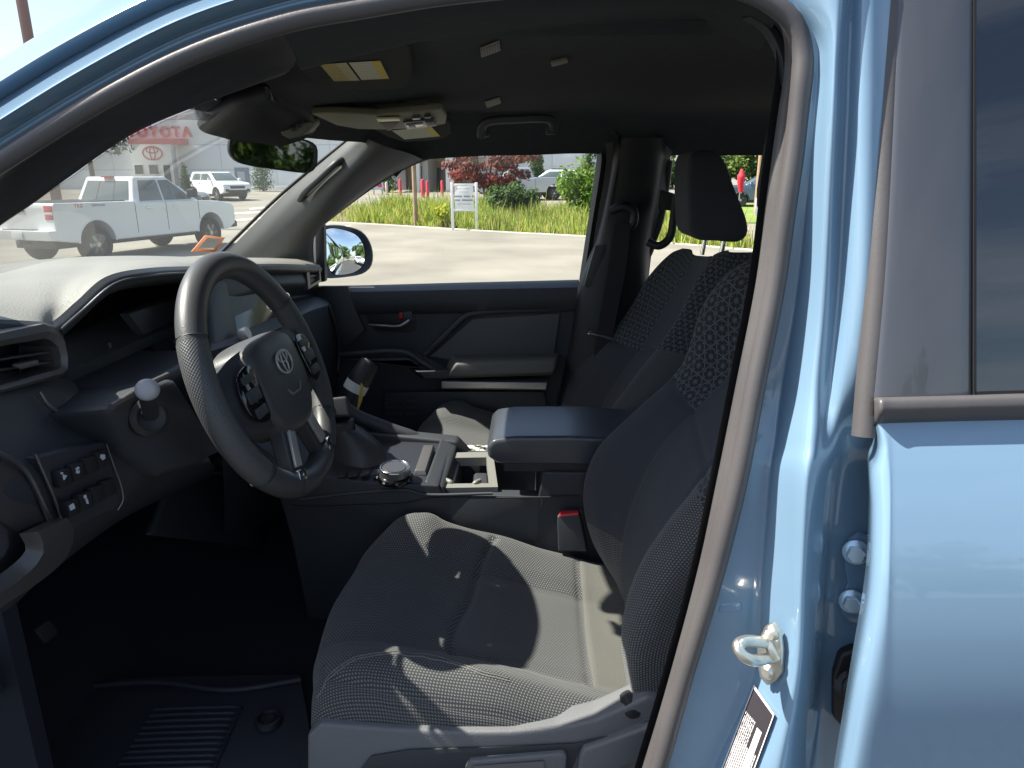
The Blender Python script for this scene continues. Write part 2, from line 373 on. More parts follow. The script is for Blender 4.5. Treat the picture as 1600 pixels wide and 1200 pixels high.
# ---- B pillar jamb
VV = [-70, 0, 60, 110, 200, 446, 600, 690, 750, 900, 1050, 1196, 1320]
CU = [[1200, 1223, 1262, 1268, 1259, 1225, 1195, 1178, 1167, 1131, 1086, 1045, 1000],
      [1216, 1240, 1272, 1277, 1270, 1246, 1222, 1210, 1200, 1188, 1176, 1113, 1064],
      [1222, 1246, 1276, 1280, 1273, 1250, 1227, 1215, 1206, 1194, 1183, 1121, 1073],
      [1318, 1312, 1306, 1303, 1299, 1286, 1270, 1261, 1253, 1246, 1238, 1208, 1180],
      [1324, 1320, 1316, 1313, 1310, 1298, 1282, 1273, 1264, 1256, 1249, 1222, 1198],
      [1332, 1329, 1327, 1325, 1322, 1311, 1296, 1287, 1277, 1266, 1258, 1234, 1212],
      [1348, 1346, 1344, 1342, 1340, 1328, 1313, 1304, 1294, 1282, 1272, 1252, 1232],
      [1366, 1366, 1365, 1364, 1362, 1350, 1336, 1324, 1308, 1294, 1286, 1276, 1260],
      [1400, 1398, 1396, 1394, 1390, 1378, 1364, 1362, 1362, 1362, 1352, 1336, 1320]]
YU = [.872, .872, .864, .820, .822, .832, .800, .784, .786]        # upper section
YL = [.832, .835, .828, .762, .758, .768, .790, .825, .835]      # lower section, door-hinge pocket
def wl(v): return min(1, max(0, (v - 560) / 190))
cv = []
for c in range(9):
    cv.append([at(CU[c][i], VV[i], y=lerp(YU[c], YL[c], wl(VV[i])) - .03 * max(0, (VV[i] - 750) / 450) + .02 * max(0, (200 - VV[i]) / 260) * (1 - c / 8) + .00014 * max(0, 620 - VV[i]) * (c / 8) ** 1.5) for i in range(len(VV))])
rows = [crp(c, 90) for c in cv]
rr_ = []
for i in range(len(rows) - 1):
    for t in ((0, .5) if i in (0,) else (0, .25, .5, .75)):
        rr_.append([a.lerp(b, t) for a, b in zip(rows[i], rows[i + 1])])
rr_.append(rows[-1])
for _ in range(2):   # soften the pressed edges
    rr_ = [rr_[0]] + [[(rr_[j - 1][i] + rr_[j][i] * 2 + rr_[j + 1][i]) / 4 for i in range(90)] for j in range(1, len(rr_) - 1)] + [rr_[-1]]
pillar = grid('door_pillar', rr_, M['paint'], car, smooth=80)
# small pressed details on the jamb's inner wall
for (u, v) in ((1140, 948), (1108, 1040)):
    c = at(u, v, y=.822); hexa('pressed_tab', [c + Vector(q) for q in ((-.016, .004, -.006), (.016, .004, -.003), (.016, -.005, -.004), (-.016, -.005, -.007))],
         [c + Vector(q) for q in ((-.014, .004, .008), (.014, .004, .01), (.014, -.003, .009), (-.014, -.003, .007))], M['paint'], pillar, .003)
# striker: plate, two screws and a loop
def onp(u, v, d=0):       # point on the lit jamb face
    t = (v - 900) / 300; return at(u, v, y=.757 - d + .04 * (1235 - u) / 60 * .9 - .012 * t)
pl = [(1200, 975), (1212, 970), (1222, 984), (1227, 1015), (1226, 1048), (1218, 1060), (1204, 1068), (1192, 1054), (1188, 1030), (1188, 1000)]
strk = prism('door_striker', [onp(*p) for p in pl], (-.006, -.005, 0), M['zinc'], pillar, .002)
for (u, v) in ((1206, 990), (1200, 1050)):
    c = onp(u, v, .008); lathe('striker_screw', [(.001, .006), (.006, .006), (.009, .003), (.009, 0)], M['zinc'], pillar, 14, basis(c, (-.75, -.65, .1)))
tube('striker_loop', [onp(1204, 1006, .004), onp(1195, 1004, .014), at(1162, 1002, y=.75), at(1153, 1010, y=.74), at(1158, 1022, y=.735), at(1172, 1031, y=.735), onp(1200, 1029, .016), onp(1212, 1027, .004)], .0072, M['zinc'], pillar, 50, 12)
tube('striker_weld', [onp(1196, 992, .008), onp(1203, 1010, .012), onp(1213, 1030, .01)], .006, M['zinc'], pillar, 14, 10)
# certification label (printed lines, bar block)
ml = mat('printed_label', (.03, .03, .035), .4); k_ = NB(ml); u_, v_, _ = k_.sep(k_.uv())
def band(x, a, b): return k_.f('MULTIPLY', k_.f('GREATER_THAN', x, a), k_.f('LESS_THAN', x, b))
ns = k_.noise(k_.uv(), 55, 4); ln = k_.f('LESS_THAN', k_.f('FRACT', k_.f('MULTIPLY', v_, 15)), .55)
tx = k_.f('MULTIPLY', k_.f('MULTIPLY', ln, k_.f('GREATER_THAN', ns, .47)), k_.f('MULTIPLY', band(u_, .2, .97), band(v_, .05, .52)))
tx2 = k_.f('MULTIPLY', k_.f('MULTIPLY', ln, k_.f('GREATER_THAN', ns, .40)), k_.f('MULTIPLY', band(u_, .42, .98), band(v_, .02, .9)))
bar = k_.f('MULTIPLY', band(u_, .22, .99), band(v_, .62, .82)); brd = k_.f('SUBTRACT', 1, k_.f('MULTIPLY', band(u_, .022, 1.1), band(v_, .03, .97)))
k_.color(k_.mix(k_.f('MAXIMUM', k_.f('MAXIMUM', tx, bar), k_.f('MAXIMUM', brd, tx2)), (.035, .03, .035), (.74, .7, .69)))
def quadgrid(name, c00, c10, c11, c01, mt, parent, off=(0, 0, 0), n=6):
    o_ = Vector(off); V = []; UV = []; F = []
    for j in range(n + 1):
        for i in range(n + 1):
            a, b = i / n, j / n; V.append((c00.lerp(c10, a)).lerp(c01.lerp(c11, a), b) + o_); UV.append((a, b))
    for j in range(n):
        for i in range(n): q = j * (n + 1) + i; F.append((q, q + 1, q + n + 2, q + n + 1))
    return mesh(name, V, F, mt, parent, 60, UV)
def onb(u, v):                       # jamb face position interpolated from its own columns
    i = max(k for k in range(len(VV)) if VV[k] <= v); t = (v - VV[i]) / (VV[i + 1] - VV[i])
    cs = [lerp(CU[c][i], CU[c][i + 1], t) for c in range(9)]
    c = max(k for k in range(8) if cs[k] <= u or k == 0); s = (u - cs[c]) / (cs[c + 1] - cs[c])
    y = lerp(lerp(YU[c], YL[c], wl(v)), lerp(YU[c + 1], YL[c + 1], wl(v)), s) - .03 * max(0, (v - 750) / 450)
    return at(u, v, y=y - .005)
quadgrid('certification_label', onb(1178, 1070), onb(1106, 1255), onb(1152, 1275), onb(1210, 1116), ml, pillar)
# rear-door hinge in its pocket: bracket and two flanged hex bolts
hb = [(1318, 862), (1326, 838), (1340, 829), (1362, 836), (1362, 960), (1352, 968), (1326, 966), (1314, 950), (1312, 930), (1324, 905), (1320, 885)]
prism('hinge_bracket', A(hb, .822), (-.004, -.010, 0), M['paint'], pillar, .003)
for (u, v) in ((1337, 862), (1331, 939)):
    c = at(u, v, y=.806); B_ = basis(c, (-.35, -.9, .1))
    bt = lathe('hinge_bolt', [(.0158, 0), (.0158, .003), (.0115, .006)], M['steel'], pillar, 24, B_)
    rows = [[B_ @ Vector((r_ * math.cos(R(60 * k_i + 12)), r_ * math.sin(R(60 * k_i + 12)), h)) for k_i in range(6)] for r_, h in ((.0112, .004), (.0112, .013), (.0098, .0148))]
    grid('bolt_head', rows, M['steel'], pillar, True, caps=True, smooth=25)
# wiring boot between pillar and rear door
bo = [(1308, 1010), (1330, 1002), (1352, 1010), (1356, 1080), (1346, 1118), (1328, 1126), (1312, 1122), (1296, 1104), (1297, 1040)]
boot = prism('wiring_boot', A(bo, .815), (-.004, -.02, 0), M['rubber_dark'], pillar, .006, 3)
tube('boot_bellows', [at(1322, 1068, y=.80), at(1336, 1075, y=.778), at(1360, 1092, y=.765)], lambda t: .016 + .003 * math.sin(t * 40), M['rubber_dark'], pillar, 40, 14)
# ---- opening weatherstrip: round bulb plus a flat lip
tp = [(-120, 352), (-60, 294), (6, 250), (157, 157), (306, 82), (455, 33), (563, 13), (700, -9), (900, -26), (1060, -30), (1155, -18), (1213, 10), (1241, 38), (1254, 84), (1254, 112), (1245, 202), (1226, 337), (1211, 446), (1181, 600), (1153, 750), (1116, 900), (1071, 1050), (1030, 1196), (993, 1320)]
ty = [.845, .855, .86, .878, .893, .903, .908, .912, .916, .916, .912, .905, .902, .898, .894, .89, .875, .866, .846, .828, .822, .812, .802, .796]
ws = tube('door_weatherstrip', [at(p[0], p[1], y=y - .01) for p, y in zip(tp, ty)], [.0115] * 12 + [.0122] * 12, M['rubber'], car, 150, 14)
inn = [(1120, -22), (1180, 2), (1209, 24), (1224, 56), (1225, 112), (1214, 188), (1199, 300), (1180, 446), (1150, 600), (1120, 750), (1088, 900), (1041, 1075), (1005, 1196), (966, 1320)]
mid = [(1150, -18), (1213, 10), (1241, 38), (1254, 84), (1254, 112), (1245, 202), (1226, 337), (1211, 446), (1181, 600), (1153, 750), (1116, 900), (1071, 1050), (1030, 1196), (993, 1320)]
my = [.912, .905, .902, .898, .894, .89, .875, .866, .846, .828, .822, .812, .802, .796]
c0 = [at(p[0], p[1], y=y + .022) for p, y in zip(inn, my)]; c2 = [at(p[0], p[1], y=y - .012) for p, y in zip(mid, my)]
c1 = [a.lerp(b, .62) + Vector((0, -.006, 0)) for a, b in zip(c0, c2)]; cm = [a.lerp(b, .3) + Vector((0, -.006, 0)) for a, b in zip(c0, c2)]
ck = [p + Vector((.02, .05, 0)) for p in c0]
loft('weatherstrip_lip', [ck, c0, cm, c1, c2], M['rubber'], ws, n=110, m=22, arc=False, smooth=80)
# trim of the near B pillar, inboard of the weatherstrip
loft('pillar_trim', [[p + Vector((.0, .03, 0)) for p in c0], [p + Vector((.06, .10, 0)) for p in c0], [p + Vector((.12, .10, 0)) for p in c0], [p + Vector((.14, .02, 0)) for p in c0]], M['trim'], pillar, n=60, arc=False)
loft('pillar_trim_edge', [A([(1158, 30), (1185, 46), (1208, 82), (1220, 135)], .955), A([(1172, 26), (1200, 44), (1222, 90), (1226, 140)], .945)], M['trim'], pillar, n=20, thick=.01)
# ---- rear door (closed): skin, hem edge, moulding, applique, glass
eu = [(1362, 648), (1369, 688), (1366, 712), (1359, 738), (1361, 800), (1359, 880), (1354, 940), (1344, 1005), (1331, 1080), (1312, 1196), (1290, 1320)]
eo = [(1373, 652), (1383, 690), (1385, 712), (1388, 745), (1389, 800), (1387, 880), (1383, 950), (1375, 1020), (1364, 1100), (1349, 1196), (1332, 1320)]
def dy_(v):        # outer skin: shoulder leans out, then near vertical
    t = min(1, max(0, (v - 650)) / 480); return .752 - .10 * (1 - (1 - t) ** 1.8)
ce = [at(u, v, y=dy_(v) + .028) for u, v in eu]; cm_ = [at(u - 1, v, y=dy_(v) + .012).lerp(at(u2, v2, y=dy_(v2) + .003), .45) for (u, v), (u2, v2) in zip(eu, eo)]; co = [at(u, v, y=dy_(v)) for u, v in eo]
vs_ = [p[1] for p in eo]
body_c = [[at(u, v - (u - 1390) * .022, y=dy_(v)) for v in vs_] for u in (1396, 1420, 1470, 1540, 1620, 1720, 1840, 2000, 2300)]
rd = loft('rear_door', [[p + Vector((.02, .05, 0)) for p in ce], ce, cm_, co] + body_c, M['paint'], car, n=60, m=49, arc=False, smooth=80)
ap = [[at(u, v, y=.772 + (600 - v) * .00009) for v in (-80, 100, 300, 446, 560, 624)] for u in (0, 0)]
lu = [1401, 1396, 1388, 1379, 1370, 1364]; ru = [1518, 1517, 1516, 1515, 1514, 1514]; vv6 = [-80, 100, 300, 446, 560, 626]
def ay(v, f): return .768 + (600 - v) * .00017 - .004 * f
M['applique'] = mat('pillar_applique', (.06, .063, .072), .3, 0, (300, .05), coat=.8)
loft('pillar_applique', [[at(lu[i], v, y=ay(v, 0) + .014) for i, v in enumerate(vv6)], [at(lu[i] + 2, v, y=ay(v, 0)) for i, v in enumerate(vv6)], [at(lu[i] * .5 + ru[i] * .5, v, y=ay(v, 1)) for i, v in enumerate(vv6)], [at(ru[i], v, y=ay(v, 0)) for i, v in enumerate(vv6)], [at(ru[i] + 1, v, y=ay(v, 0) + .014) for i, v in enumerate(vv6)]], M['applique'], rd, n=30, m=17, arc=False)
loft('window_channel', [[at(1518, v, y=ay(v, 0) + .004) for v in vv6], [at(1522, v, y=ay(v, 0) - .002) for v in vv6], [at(1526, v, y=ay(v, 0) + .006) for v in vv6]], M['rubber_dark'], rd, n=20, arc=False)
gl = loft('window_glass', [[at(u, v, y=ay(v, 0) + .008 + .010 * ((u - 1700) / 200) ** 2 * -.3) for v in (-80, 100, 300, 446, 560, 640)] for u in (1524, 1600, 1720, 1900, 2200)], M['privacy_glass'], rd, n=20, m=12, arc=False)
mv = [(1366, 622, 662), (1376, 621, 662), (1400, 620.5, 661), (1500, 618, 658), (1600, 615, 656), (1750, 612, 652), (2000, 606, 646), (2300, 598, 640)]
loft('belt_moulding', [[at(u, a, y=.772 + (.008 if i == 0 else 0)) for i, (u, a, b) in enumerate(mv)], [at(u, a + 1, y=.744 + (.012 if i == 0 else 0)) for i, (u, a, b) in enumerate(mv)], [at(u, lerp(a, b, .35), y=.736 + (.014 if i == 0 else 0)) for i, (u, a, b) in enumerate(mv)], [at(u, lerp(a, b, .7), y=.737 + (.014 if i == 0 else 0)) for i, (u, a, b) in enumerate(mv)], [at(u, b, y=.748 + (.008 if i == 0 else 0)) for i, (u, a, b) in enumerate(mv)], [at(u, b + 1, y=.765) for u, a, b in mv]], M['rubber'], rd, n=40, m=26, arc=False)
tube('door_seal', [at(u, v, y=ay(v, 0) + .013) for u, v in ((1394, -80), (1388, 60), (1382, 200), (1371, 446), (1357, 600), (1350, 682))], .0135, M['rubber'], rd, 50, 12, ell=(1, 1))
# ---- windscreen
near = [(-260, 560, .93), (0, 352, .955), (105, 280, .965), (205, 212, .98), (310, 166, 1.0)]
far = [at(300, 440, y=2.48), at(340, 400, y=2.44), at(440, 303, y=2.38), at(556, 208, y=2.29)]
nr = A(near)
top = [nr[-1] + Vector((.02, 0, .03)), Vector((-.56, 1.35, 1.67)), Vector((-.58, 1.72, 1.665)), Vector((-.54, 2.0, 1.655)), far[-1] + Vector((0, 0, .01))]
nl, fl = cr(nr, 14), cr(far, 14)
rows = []
for i in range(14):
    t = i / 13; a, b = nl[i], fl[i]; bow = lerp(.20, .11, t)
    rows.append([a.lerp(b, s) + Vector((-bow * 4 * s * (1 - s), 0, 0)) for s in [k / 16 for k in range(17)]])
grid('windscreen', rows, M['windshield'], car, smooth=80)
tube('windscreen_seal', fl, .006, M['rubber_dark'], car, 30, 8)
# =================================================================== CABIN: roof lining, pillars, far door
# near windscreen-pillar garnish
g0 = A([(-200, 430, .865), (-60, 318, .87), (0, 272, .875), (60, 226, .885), (160, 164, .895), (306, 97, .91), (380, 70, .915), (440, 52, .92)])
g1 = A([(-200, 450, .89), (-60, 336, .90), (0, 292, .91), (60, 246, .92), (160, 186, .93), (306, 118, .95), (390, 86, .955), (452, 70, .96)])
g2 = A([(-200, 480, .93), (-60, 372, .935), (0, 328, .94), (60, 284, .945), (160, 216, .955), (260, 165, .97), (340, 128, .985), (462, 96, 1.02)])
g3 = A([(-210, 515, .945), (-60, 400, .95), (0, 353, .955), (52, 318, .96), (105, 279, .965), (205, 211, .98), (310, 165, 1.0), (440, 118, 1.05)])
g4 = [p + Vector((-.03, .02, .01)) for p in g3]
M['garnish'] = mat('dark_pillar_garnish', (.028, .028, .032), .5, 0, (380, .3))
gar = loft('pillar_garnish', [g0, g1, g2, g3, g4], M['garnish'], car, n=60, m=25, arc=False, flip=True)
# roof rail trim above the door, between weatherstrip and lining
r0 = A([(440, 52, .92), (560, 26, .92), (700, 6, .925), (900, -10, .93), (1060, -14, .93), (1150, -4, .925), (1215, 30, .92)])
r1 = A([(452, 70, .96), (575, 44, .96), (700, 26, .96), (900, 12, .96), (1060, 8, .96), (1140, 16, .955), (1205, 46, .95)])
r2 = A([(462, 96, 1.03), (580, 66, 1.02), (700, 46, 1.02), (900, 28, 1.02), (1060, 22, 1.02), (1120, 28, 1.01), (1195, 62, .99)])
r3 = A([(474, 108, 1.09), (600, 78, 1.08), (720, 55, 1.08), (900, 40, 1.08), (1060, 36, 1.08), (1110, 38, 1.07), (1185, 80, 1.06)])
r4 = [Vector((p.x, 1.11, 1.738)) for p in r3]
loft('roof_rail_trim', [r0, r1, r2, r3, r4], M['headliner'], car, n=50, m=16, arc=False, flip=True)
# headliner
def sm_(a, b, x): t = min(1, max(0, (x - a) / (b - a))); return t * t * (3 - 2 * t)
def hz(x, y):
    c = 1.742 - .027 * sm_(1.3, 1.75, y) - .12 * max(0, (y - 2.25) / .2) ** 2
    c -= .03 * max(0, (-.1 - x) / .45) ** 1.5
    c += .012 * math.exp(-((x - .15) / .12) ** 2) * (1 if 1.3 < y < 2.1 else .5)
    # recess for the visors' leading edge
    return c
ys = [1.06, 1.12, 1.2, 1.3, 1.45, 1.6, 1.72, 1.85, 2.0, 2.12, 2.22, 2.3, 2.36, 2.41, 2.44]
rows = []
for y in ys:
    x0 = -.56 + .10 * ((y - 1.7) / .7) ** 2
    rows.append([Vector((x, y, hz(x, y) - (.05 * max(0, 1 - (x - x0) / .05) if x < x0 + .05 else 0))) for x in [x0 + (2.7 - x0) * (k / 60) ** 1.25 for k in range(61)]])
hl = grid('headliner', rows, M['headliner'], car, thick=.02, tdir=(0, 0, 1), flip=True)
# reading-light grilles and hook on the lining
def hp(u, v, d=.004):     # project a pixel on the lining
    y = 1.7
    for _ in range(30):
        p = at(u, v, y=y); y += (hz(p.x, y) - p.z) * 4
        y = min(max(y, 1.05), 2.4)
    p = at(u, v, y=y); return p - Vector((0, 0, d))
def panel(name, px, th, mt, parent, bev=.002, d=.002):
    pts = [hp(u, v, d) for u, v in px]; return prism(name, pts, (0, 0, -th), mt, parent, bev)
M['grille'] = mat('grey_grille_plastic', (.16, .15, .12), .6)
for q in ([(750, 72), (780, 60), (782, 76), (752, 87)], [(757, 157), (780, 150), (783, 159), (761, 167)]):
    gp = panel('speaker_grille', q, .0015, M['grille'], hl)
    a, b, c, d = [hp(u, v, .0038) for u, v in q]
    for k in range(7):
        t0, t1 = (k + .3) / 7.2, (k + .75) / 7.2
        qq = [a.lerp(b, t0), a.lerp(b, t1), d.lerp(c, t1), d.lerp(c, t0)]; cc = sum(qq, Vector()) / 4
        prism('grille_slot', [cc + (p - cc) * .8 for p in qq], (0, 0, -.0012), M['rubber_dark'], hl, 0)
prism('coat_hook', [hp(*p) for p in ((860, 90), (886, 84), (888, 90), (862, 97))], (0, 0, -.005), M['grille'], hl, .004)
# sun visors and their warning labels
def lab(name, w0, w1, y0):
    m = mat(name, w0, .6); k = NB(m); u, v, _ = k.sep(k.uv())
    tx = k.f('MULTIPLY', k.f('GREATER_THAN', k.noise(k.uv(), 42, 4), .52), k.f('LESS_THAN', k.f('FRACT', k.f('MULTIPLY', v, 9)), .6))
    base = k.mix(k.f('GREATER_THAN', u, y0), w0, w1)
    k.color(k.mix(k.f('MULTIPLY', tx, .55), base, (.12, .11, .05))); return m
M['label_a'] = lab('yellow_warning_label', (.62, .6, .42), (.72, .52, .05), .72)
M['label_b'] = lab('ochre_warning_label', (.5, .38, .1), (.55, .5, .25), .6)
M['label_c'] = lab('pale_warning_label', (.6, .6, .44), (.75, .62, .08), .82)
vp = [(452, 122), (474, 100), (560, 78), (630, 62), (640, 84), (644, 112), (636, 134), (618, 140), (560, 142), (528, 141), (500, 133), (470, 118)]
def vis(px, y0, y1, v0, v1): return [at(u, v, y=lerp(y0, y1, (v - v0) / (v1 - v0))) for u, v in px]
def vz(px, z): return [at(u, v, z=z) for u, v in px]
ZV = 1.672
def vflat(u, v, z=ZV, ymax=1.62):
    p = at(u, v, z=z); return p if 0 < p.y < ymax else at(u, v, y=ymax)
def vpl(u, v, d=0):
    y = 1.3
    for _ in range(40):
        p = at(u, v, y=y); y += (1.708 + .066 * (p.x + .45) - .05 * (y - 1.2) - d - p.z) * 3
    return at(u, v, y=y)
def vtl(u, v, d=0): return at(u, v, z=lerp(1.662, 1.712, (u - 455) / 190) - d)
sv = prism('sun_visor', [vpl(*p) for p in [(466, 109), (500, 99), (570, 82), (630, 68), (640, 74), (645, 100), (643, 122), (634, 136), (615, 140), (560, 141), (528, 140), (500, 132)]], (0, 0, .010), M['visor'], car, .004, 3)
def decal(name, px, mt, parent, z):
    a, b, c, d = [vflat(u, v, z) for u, v in px]; return quadgrid(name, d, c, b, a, mt, parent)
a, b, c, d = [vpl(u, v, .002) for u, v in [(500, 101), (541, 98), (562, 126), (522, 127)]]; quadgrid('warning_label', d, c, b, a, M['label_b'], sv)
a, b, c, d = [vpl(u, v, .002) for u, v in [(545, 98), (594, 95), (608, 123), (565, 125)]]; quadgrid('warning_label', d, c, b, a, M['label_a'], sv)
ZP = 1.628
pv = prism('passenger_sun_visor', [at(u, v, y=lerp(1.98, 2.28, (v - 188) / 34)) for u, v in ((585, 203), (640, 196), (704, 190), (706, 208), (694, 217), (660, 221), (632, 222), (606, 214))], (0, 0, .008), M['visor'], car, .005, 3)
a, b, c, d = [at(u, v, y=lerp(1.98, 2.28, (v - 188) / 34) - .012) for u, v in ((612, 204), (674, 198), (688, 213), (632, 218))]
quadgrid('warning_label', d, c, b, a, M['label_c'], pv)
# overhead console
M['ohc'] = mat('overhead_console_plastic', (.2, .195, .13), .55, 0, (400, .3))
def oz(u, v, z=1.655): return at(u, v, z=z) if at(u, v, z=z).y < 2.0 and at(u, v, z=z).y > 0 else at(u, v, y=2.0)
def oy(u, v): return at(u, v, y=1.62 + (v - 172) * .008)
ohc = prism('overhead_console', [oy(*p) for p in ((486, 178), (520, 177), (590, 180), (640, 176), (688, 171), (698, 184), (696, 194), (660, 200), (606, 203), (560, 202), (525, 196))], (0, .006, .016), M['ohc'], car, .005, 3)
def ohq(name, px, mt, th=.004): return prism(name, [oy(*p) + Vector((0, -.001, -.003)) for p in px], (0, -.002, -th), mt, ohc, .001)
ohq('map_light_lens', ((588, 181), (624, 180), (626, 184), (591, 186)), mat('lamp_lens', (.7, .7, .35), .3))
ohq('bezel', ((593, 187), (624, 186), (612, 199), (606, 200)), M['grille'])
ohq('sunglass_button', ((630, 187), (678, 182), (682, 192), (636, 198)), M['silver_dark'])
ohq('switch_slot', ((634, 189), (660, 186), (662, 190), (638, 194)), M['gloss'], .006)
ohq('switch_button', ((638, 190), (648, 189), (650, 193), (641, 194)), M['white_plastic'], .008)
ohq('speaker_panel', ((664, 184), (678, 183), (681, 190), (668, 192)), M['plastic'], .006)
ohq('map_light', ((644, 179), (656, 178), (657, 181), (645, 182)), M['silver_dark'], .005)
ohq('map_light', ((663, 177), (672, 176), (674, 179), (664, 180)), M['plastic'], .005)
# header trim at the top of the windscreen
loft('header_trim', [[Vector((-.47, 1.06, 1.655)), Vector((-.53, 1.35, 1.668)), Vector((-.55, 1.72, 1.664)), Vector((-.515, 2.05, 1.655)), at(568, 214, y=2.22)], [Vector((-.50, 1.06, 1.64)), Vector((-.565, 1.35, 1.652)), Vector((-.58, 1.72, 1.648)), Vector((-.55, 2.05, 1.642)), at(556, 212, y=2.24)], [Vector((-.53, 1.06, 1.66)), Vector((-.59, 1.35, 1.67)), Vector((-.60, 1.72, 1.668)), Vector((-.57, 2.05, 1.662)), at(550, 204, y=2.24)]], M['headliner'], car, n=30)
# sensor housing and rear-view mirror
sh = [A([(322, 190, 1.348), (316, 166, 1.331), (345, 148, 1.314), (378, 136, 1.297), (408, 134, 1.297)]), A([(318, 198, 1.314), (340, 172, 1.272), (372, 152, 1.247), (404, 142, 1.247), (424, 146, 1.247)]),
      A([(345, 206, 1.331), (372, 188, 1.289), (404, 172, 1.264), (440, 160, 1.272), (462, 164, 1.280)]), A([(372, 213, 1.381), (404, 206, 1.348), (440, 196, 1.331), (472, 182, 1.331), (489, 182, 1.331)]), A([(410, 216, 1.431), (436, 220, 1.414), (460, 214, 1.397), (480, 205, 1.397), (490, 190, 1.397)])]
shs = loft('sensor_housing', sh, M['rubber_dark'], car, n=24, m=24, thick=.01, arc=False)
M['olive_plastic'] = mat('vented_olive_plastic', (.10, .095, .065), .55)
prism('sensor_cover', A([(428, 172), (452, 172), (488, 186), (489, 196), (474, 210), (452, 218), (440, 212), (430, 196)], 1.33), (.0, .05, .005), M['olive_plastic'], shs, .006)
for k in range(3):
    for j in range(4):
        c = at(455 + k * 8 + j * 2.4 - 3, 196 - k * 5.5 + j * 3.4 - 3, y=1.3245)
        hexa('vent_slot', [c + Vector(q) for q in ((-.0045, .004, -.0016), (.0045, .004, -.0004), (.0045, -.001, -.0004), (-.0045, -.001, -.0016))], [c + Vector(q) for q in ((-.0045, .004, .0006), (.0045, .004, .0018), (.0045, -.001, .0018), (-.0045, -.001, .0006))], M['rubber_dark'], shs, 0)
tube('mirror_stalk', [at(440, 200, y=1.43), at(434, 212, y=1.445), at(426, 228, y=1.455)], .012, M['plastic'], shs, 12, 10)
mo = [(362, 206), (376, 202), (410, 207), (450, 213), (484, 220), (495, 228), (497, 245), (494, 262), (484, 270), (470, 270), (430, 265), (390, 259), (366, 251), (356, 238), (356, 218)]
def my_(u): return 1.345 + (u - 356) * .0009
mc = Vector((427, 236, 0))
rvc = at(427, 236, y=my_(427)); rvi = (rvc - Vector((0, 0, EYE))).normalized(); rvn = (Vector((.54, -.84, .045)).normalized() - rvi).normalized()
def onrv(u, v, d_=0):
    d = ray(u, v); o = Vector((0, 0, EYE)); c = rvc + rvn * d_; return o + d * ((c - o).dot(rvn) / d.dot(rvn))
moc = cr([(q[0], q[1], 0) for q in mo], 44, True)
rows = [[onrv(*(mc + (p - mc) * s_).xy) - rvn * e for p in moc] for s_, e in ((.90, -.001), (.95, -.004), (.99, -.002), (1.0, .004), (.98, .016), (.85, .030), (.5, .040), (.1, .043))]
mir = grid('rear_view_mirror', rows, M['plastic'], car, True, smooth=60)
mg = [onrv(*(mc + (p - mc) * .915).xy) for p in moc]
mesh('mirror_glass', mg, [tuple(range(len(mg)))], M['mirror_dim'], mir, 0)
# orange card standing at the windscreen base (loose paper)
# ---- far windscreen pillar trim with grab handle
f0 = A([(318, 425, 2.46), (352, 396, 2.42), (440, 308, 2.36), (500, 256, 2.32), (556, 210, 2.27)])
f1 = A([(355, 425, 2.42), (392, 392, 2.385), (460, 318, 2.33), (515, 268, 2.29), (572, 216, 2.24)])
f2 = A([(410, 430, 2.39), (450, 378, 2.36), (500, 322, 2.31), (545, 276, 2.27), (600, 228, 2.24)])
f3 = A([(470, 432, 2.41), (486, 376, 2.40), (520, 336, 2.36), (570, 288, 2.35), (640, 240, 2.33)])
f4 = A([(492, 430, 2.44), (494, 362, 2.44), (546, 319, 2.43), (600, 280, 2.42), (660, 249, 2.42)])
M['trim_lit'] = mat('sunlit_pillar_trim', (.095, .095, .092), .5, 0, (380, .35))  # lighter copy of the pillar trim; sun on it put into the colour
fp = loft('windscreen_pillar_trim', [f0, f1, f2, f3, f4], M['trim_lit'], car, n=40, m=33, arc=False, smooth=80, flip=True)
tube('pillar_grab_handle', [at(468, 312, y=2.32), at(476, 300, y=2.285), at(500, 278, y=2.26), at(524, 256, y=2.25), at(534, 249, y=2.275)], .010, M['trim'], fp, 30, 10)
loft('handle_recess', [A([(470, 306, 2.31), (500, 274, 2.288), (531, 246, 2.262)]), A([(476, 312, 2.304), (506, 282, 2.28), (536, 254, 2.256)])], M['rubber_dark'], fp, n=12, thick=.004, flip=True)
# ---- far roof rail and door frame around the window
win = [(506, 352), (546, 321), (600, 283), (650, 257), (700, 240), (760, 228), (840, 219), (896, 216), (916, 218), (928, 226), (932, 242), (929, 275), (918, 350), (905, 437)]
wo = [(500, 338), (536, 300), (590, 258), (645, 238), (690, 226), (755, 218), (838, 211), (900, 208), (926, 210), (942, 220), (948, 242), (944, 280), (932, 350), (918, 440)]
wx = [(490, 322), (520, 270), (570, 226), (640, 216), (690, 208), (755, 202), (838, 197), (905, 196), (940, 200), (962, 214), (968, 242), (962, 285), (950, 350), (932, 442)]
def yt(v): return 2.44 + (430 - v) * -.0001
fr = loft('window_frame', [[at(u, v, y=2.50) for u, v in win], [at(u, v, y=2.455) for u, v in win], [at((a[0] + b[0]) / 2, (a[1] + b[1]) / 2, y=2.43) for a, b in zip(win, wo)], [at(u, v, y=2.445) for u, v in wo], [at(u, v, y=2.41) for u, v in wo], [at(u, v, y=2.40) for u, v in wx], [at(u, v - 6, y=2.36) for u, v in wx]], M['trim'], car, n=80, arc=False, smooth=60, flip=True)
sealm = mat('window_run_seal', (.22, .22, .2), .5)
tube('window_seal', [at(u, v, y=2.448) for u, v in wo[8:]], .004, sealm, fr, 40, 8)
